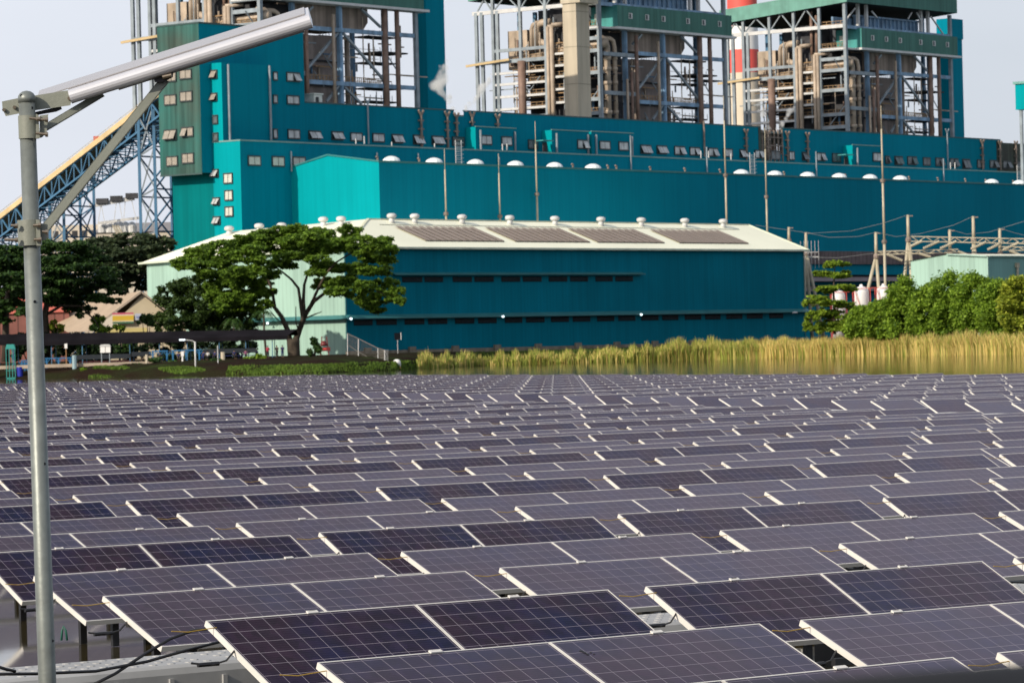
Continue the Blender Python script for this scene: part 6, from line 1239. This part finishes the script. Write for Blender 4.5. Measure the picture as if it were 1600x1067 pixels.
# cream house with the striped banner, red-roofed hall behind
D = 634; A = atD(221, 455, D); B_ = atD(137, 518, D); C_ = atD(300, 514, D); A2_ = atD(141, 467, D+28); E_ = atD(105, 519, D+12); C2 = atD(74, 497, D+28)
hs_ = empty('cream_house', (B_.x, B_.y, GZ), 0, 'cream gabled house with a striped banner left of the warehouse', 'house')
b = MB(); b.add([A+Vector((0, .6, -.5)), B_+Vector((3.2, .6, -.2)), Vector((B_.x+3.2, B_.y+.6, GZ)), Vector((C_.x-1, C_.y+.6, GZ)), C_+Vector((-1, .6, -.2))], [(0,1,2,3,4)]); b.build('wall', M('cream_wall', (.44, .38, .27), .85, var=.08), hs_)
HR = M('beige_roof_sheet', (.40, .31, .22), .7, var=.1, vs=.3, ribs=.55, ribd=.18)
b = MB(); Cb = C_+Vector((-9, 28, 0)); b.add([A, B_, E_, C2, A2_], [(0,4,3,2,1)]); b.add([A, C_, Cb, A2_], [(0,1,2,3)]); b.build('roof', HR, hs_)
b = MB(); b.beam(A+Vector((0, -.1, -.12)), B_+Vector((0, -.1, -.12)), .12, .32); b.beam(A+Vector((0, -.1, -.12)), C_+Vector((0, -.1, -.12)), .12, .32); b.build('verge_board', M('verge_grey', (.30, .25, .2), .7), hs_)
P, Q = atD(175.5, 489, D-.2), atD(209, 505, D-.2); bn = empty('striped_banner', (P.x, P.y, Q.z), 0, 'wide banner striped pink, yellow and dark green on the cream gable', 'banner'); hh = P.z-Q.z
for k0, k1, c in ((0, .16, (.02, .10, .06)), (.16, .28, (.5, .42, .25)), (.28, .72, (.50, .33, .02)), (.72, .84, (.55, .45, .35)), (.84, 1, (.42, .07, .12))): b = MB(); b.box(P.x, Q.x, P.y-.06, P.y, Q.z+hh*k0, Q.z+hh*k1); b.build('stripe', M('banner_stripe', c, .6, var=.05), bn)
P, Q = atD(211, 490, D-.2), atD(221, 500, D-.2); b = MB(); b.box(P.x, Q.x, P.y-.06, P.y, Q.z, P.z); b.mi = 1; b.box(P.x+.2, Q.x-.2, P.y-.08, P.y-.06, (P.z+Q.z)/2-.25, (P.z+Q.z)/2+.1); tag(b.build('small_sign', [M('bluish_sign', (.35, .38, .46), .5), M('sign_patch', (.16, .2, .35), .5)]), 'small pale bluish sign right of the striped banner', 'sign')
b = MB(); P, Q = atD(150, 514, D+1), atD(232, 519, D+1); b.box(P.x, Q.x, P.y-1.5, P.y-1.4, Q.z, P.z); b.build('porch_band', M('yellow_band', (.45, .38, .15), .7), hs_)
RR = M('faded_red_roof', (.50, .12, .08), .7, var=.15, vs=.3, ribs=.8, ribd=.15); RW = M('dusky_red_wall', (.20, .075, .06), .8, var=.2, ribs=1.6, ribd=.5)
D = 655; rh = empty('red_hall', (atD(-40, 540, D).x, D, GZ), 0, 'red-roofed hall with ribbed red wall behind the dark trees', 'hall'); P0, P1, P2, P3 = atD(112, 487, D), atD(-60, 493, D), atD(-60, 462, D+9), atD(96, 459, D+9)
b = MB(); b.add([P0, P1, P2, P3], [(3,2,1,0)]); b.add([P0, P3, Vector((P0.x-1, D+18, P0.z))], [(0,1,2)]); b.build('roof', RR, rh); b = MB(); b.add([Vector((P1.x, D+.5, GZ)), Vector((P0.x-.5, D+.5, GZ)), Vector((P0.x-.5, D+.5, P0.z)), Vector((P1.x, D+.5, P1.z))], [(0,1,2,3)]); b.build('wall', RW, rh)
# fence, sign, buoy and red pump right of the tree
fx = [((543, 521), (543, 552), 578), ((560, 529), (560, 567), 560), ((590.5, 544), (590.5, 584), 544), ((601, 547), (601, 575), 540)]
fn = empty('chain_link_fence', (atD(590, 560, 544).x, 544, 0), 0, 'thin chain link fence stepping down the bank beside the warehouse', 'fence'); tops = [atD(*a_, d_) for a_, c_, d_ in fx]; bots = [atD(*c_, d_) for a_, c_, d_ in fx]
for p, q in zip(tops, bots): b = MB(); b.tube(q-Vector((0, 0, .6)), p, .07, n=6); b.build('post', PALEM, fn)
WR = M('fence_wire', (.16, .15, .13), .6); b = MB()
for (p, q), (p2, q2) in zip(zip(tops, bots), zip(tops[1:], bots[1:])):
    b.beam(p, p2, .08); b.beam(p.lerp(q, .55), p2.lerp(q2, .55), .06)
    for k in range(14): a_, c_ = p.lerp(p2, k/14), q.lerp(q2, min(1, (k+3)/14)); b.beam(a_, c_, .018); a_, c_ = p.lerp(p2, min(1, (k+3)/14)), q.lerp(q2, k/14); b.beam(a_, c_, .018)
b.build('wire_mesh', WR, fn); b = MB(); c0 = tops[3]
for k in range(9): cc = c0+Vector((.25, 0, -.25-k*.27)); b.path([cc+Vector((.28*math.cos(a), .28*math.sin(a), .05*a)) for a in (0, 1, 2, 3, 4, 5, 6)], .02, 4)
b.build('razor_coil', PALEM, fn)
P = atD(621, 525.5, 600); g = GZ-.4; b1, b2, b3 = MB(), MB(), MB(); b1.box(P.x-.5, P.x+.5, P.y-.05, P.y+.05, P.z-.55, P.z+.55); b2.tube((P.x, P.y, g-1), (P.x, P.y, P.z-.5), .05, n=6); b3.box(P.x+.5, P.x+.62, P.y-.06, P.y+.06, P.z-.55, P.z+.6)
simple('dark_sign', 'square dark sign on a thin post before the warehouse wall', 'sign', (('board', b1, BLACK), ('pole', b2, PALEM), ('edge', b3, PALEM)), (P.x, P.y, g))
P = atD(620.5, 577.5, 541); by = empty('buoy', (P.x, P.y, 0), 0, 'white buoy with an orange bottom floating at the water edge', 'buoy'); b = MB(); b.lathe((P.x, P.y, -.1), [(.30, 0), (.52, .15), (.56, .55)], 14); b.build('orange_base', M('orange_float', (.75, .16, .04), .5), by, True); b = MB(); b.lathe((P.x, P.y, .45), [(.57, 0), (.56, .6), (.45, .95), (.2, 1.1)], 14); b.build('body', WHITE, by, True)
P = atD(507, 546, 590); rp = empty('red_pump', (P.x, P.y, GZ-.3), 0, 'dark red pump frame standing by the shaded warehouse wall', 'pump'); g = GZ-.3; RDK = M('dark_red_paint', (.13, .012, .012), .5)
for dx in (-.7, .7): b = MB(); b.beam((P.x+dx, P.y, g), (P.x+dx*.5, P.y, g+3.2), .16); b.build('frame_leg', RDK, rp)
b = MB(); b.box(P.x-.9, P.x+.9, P.y-.3, P.y+.3, g+.9, g+1.5); b.build('tank', RDK, rp, ); b = MB(); b.lathe((P.x-.1, P.y, g+1.7), [(.5, 0), (.55, .3), (.3, .7), (.15, .8)], 10); b.build('motor', RDK, rp, True); b = MB(); b.box(P.x-.45, P.x+.35, P.y-.35, P.y-.3, g+1.15, g+1.35); b.build('plate', M('bright_red', (.6, .06, .05), .5), rp)
# ------------------------------------------------------------------ steam
def steam(name, pts, lab, dens, D, seed):
    rn_ = random.Random(seed); k = D/F; mt = bpy.data.materials.new('steam'); mt.use_nodes = True; t = mt.node_tree; t.nodes.clear(); N, L = t.nodes.new, t.links.new
    def mth(op, *a, clamp=False):
        q = N('ShaderNodeMath'); q.operation = op; q.use_clamp = clamp
        for i, x in enumerate(a):
            if isinstance(x, (int, float)): q.inputs[i].default_value = x
            else: L(x, q.inputs[i])
        return q.outputs[0]
    o_ = N('ShaderNodeOutputMaterial'); v = N('ShaderNodeVolumePrincipled'); v.inputs['Color'].default_value = (.97, .97, .97, 1); v.inputs['Anisotropy'].default_value = 0
    tc = N('ShaderNodeTexCoord'); nz = N('ShaderNodeTexNoise'); nz.inputs['Scale'].default_value = .95; nz.inputs['Detail'].default_value = 5; nz.inputs['Distortion'].default_value = .6; L(tc.outputs['Object'], nz.inputs['Vector'])
    cs = []
    for i in range(len(pts)-1):
        for j in range(6):
            q = j/6+rn_.uniform(0, .15); x, y, r_ = [pts[i][m_]+(pts[i+1][m_]-pts[i][m_])*q for m_ in (0, 1, 2)]
            cs.append((atD(x+rn_.uniform(-.85, .85)*r_, y+rn_.uniform(-.7, .7)*r_, D+rn_.uniform(-.5, .5)*r_*k), max(.4, r_*k*rn_.uniform(.35, .7))))
    acc = None
    for c, r_ in cs:
        d = N('ShaderNodeVectorMath'); d.operation = 'DISTANCE'; L(tc.outputs['Object'], d.inputs[0]); d.inputs[1].default_value = c
        g = mth('EXPONENT', mth('MULTIPLY', mth('POWER', mth('DIVIDE', d.outputs['Value'], r_), 2.0), -1.0)); acc = g if acc is None else mth('ADD', acc, g)
    sh = mth('SUBTRACT', mth('MULTIPLY', mth('MULTIPLY', acc, nz.outputs[0]), 2.2), .42, clamp=True)
    L(mth('MULTIPLY', mth('MULTIPLY', sh, mth('MINIMUM', mth('MULTIPLY', acc, 3.0), 1.0)), dens), v.inputs['Density']); L(v.outputs[0], o_.inputs['Volume'])
    lo = [min(c[i]-2.1*r_ for c, r_ in cs) for i in range(3)]; hi = [max(c[i]+2.1*r_ for c, r_ in cs) for i in range(3)]
    b = MB(); b.box(lo[0], hi[0], lo[1], hi[1], lo[2], hi[2]); o = b.build(name, mt); tag(o, lab, 'steam', 'steam plumes over the hall roof', 'stuff')
DS = PF.w(*[PF.front(716, 172, t2+1)[0], t2+1, 0]).y
steam('steam_plume', [(713, 176, 3), (704, 162, 5), (693, 147, 9), (685, 132, 12), (690, 115, 10), (698, 98, 7)], 'largest white steam plume rising beside the left teal tower', .9, DS, 1)
steam('steam_plume', [(725, 176, 3), (735, 161, 5), (747, 146, 7), (760, 132, 8), (776, 116, 7)], 'slanting white steam plume drifting right toward the middle boiler', 1.3, DS, 2)
DS2 = PF.w(*[PF.front(1205, 200, t2+1)[0], t2+1, 0]).y
steam('steam_plume', [(1204, 203, 3), (1196, 188, 5), (1188, 172, 6), (1186, 156, 5)], 'faint upright steam plume before the right boiler house', 1.1, DS2, 3)
steam('steam_plume', [(1215, 203, 3), (1224, 190, 5), (1233, 178, 5), (1240, 165, 5)], 'faint steam plume leaning right before the right boiler house', 1.3, DS2, 4)
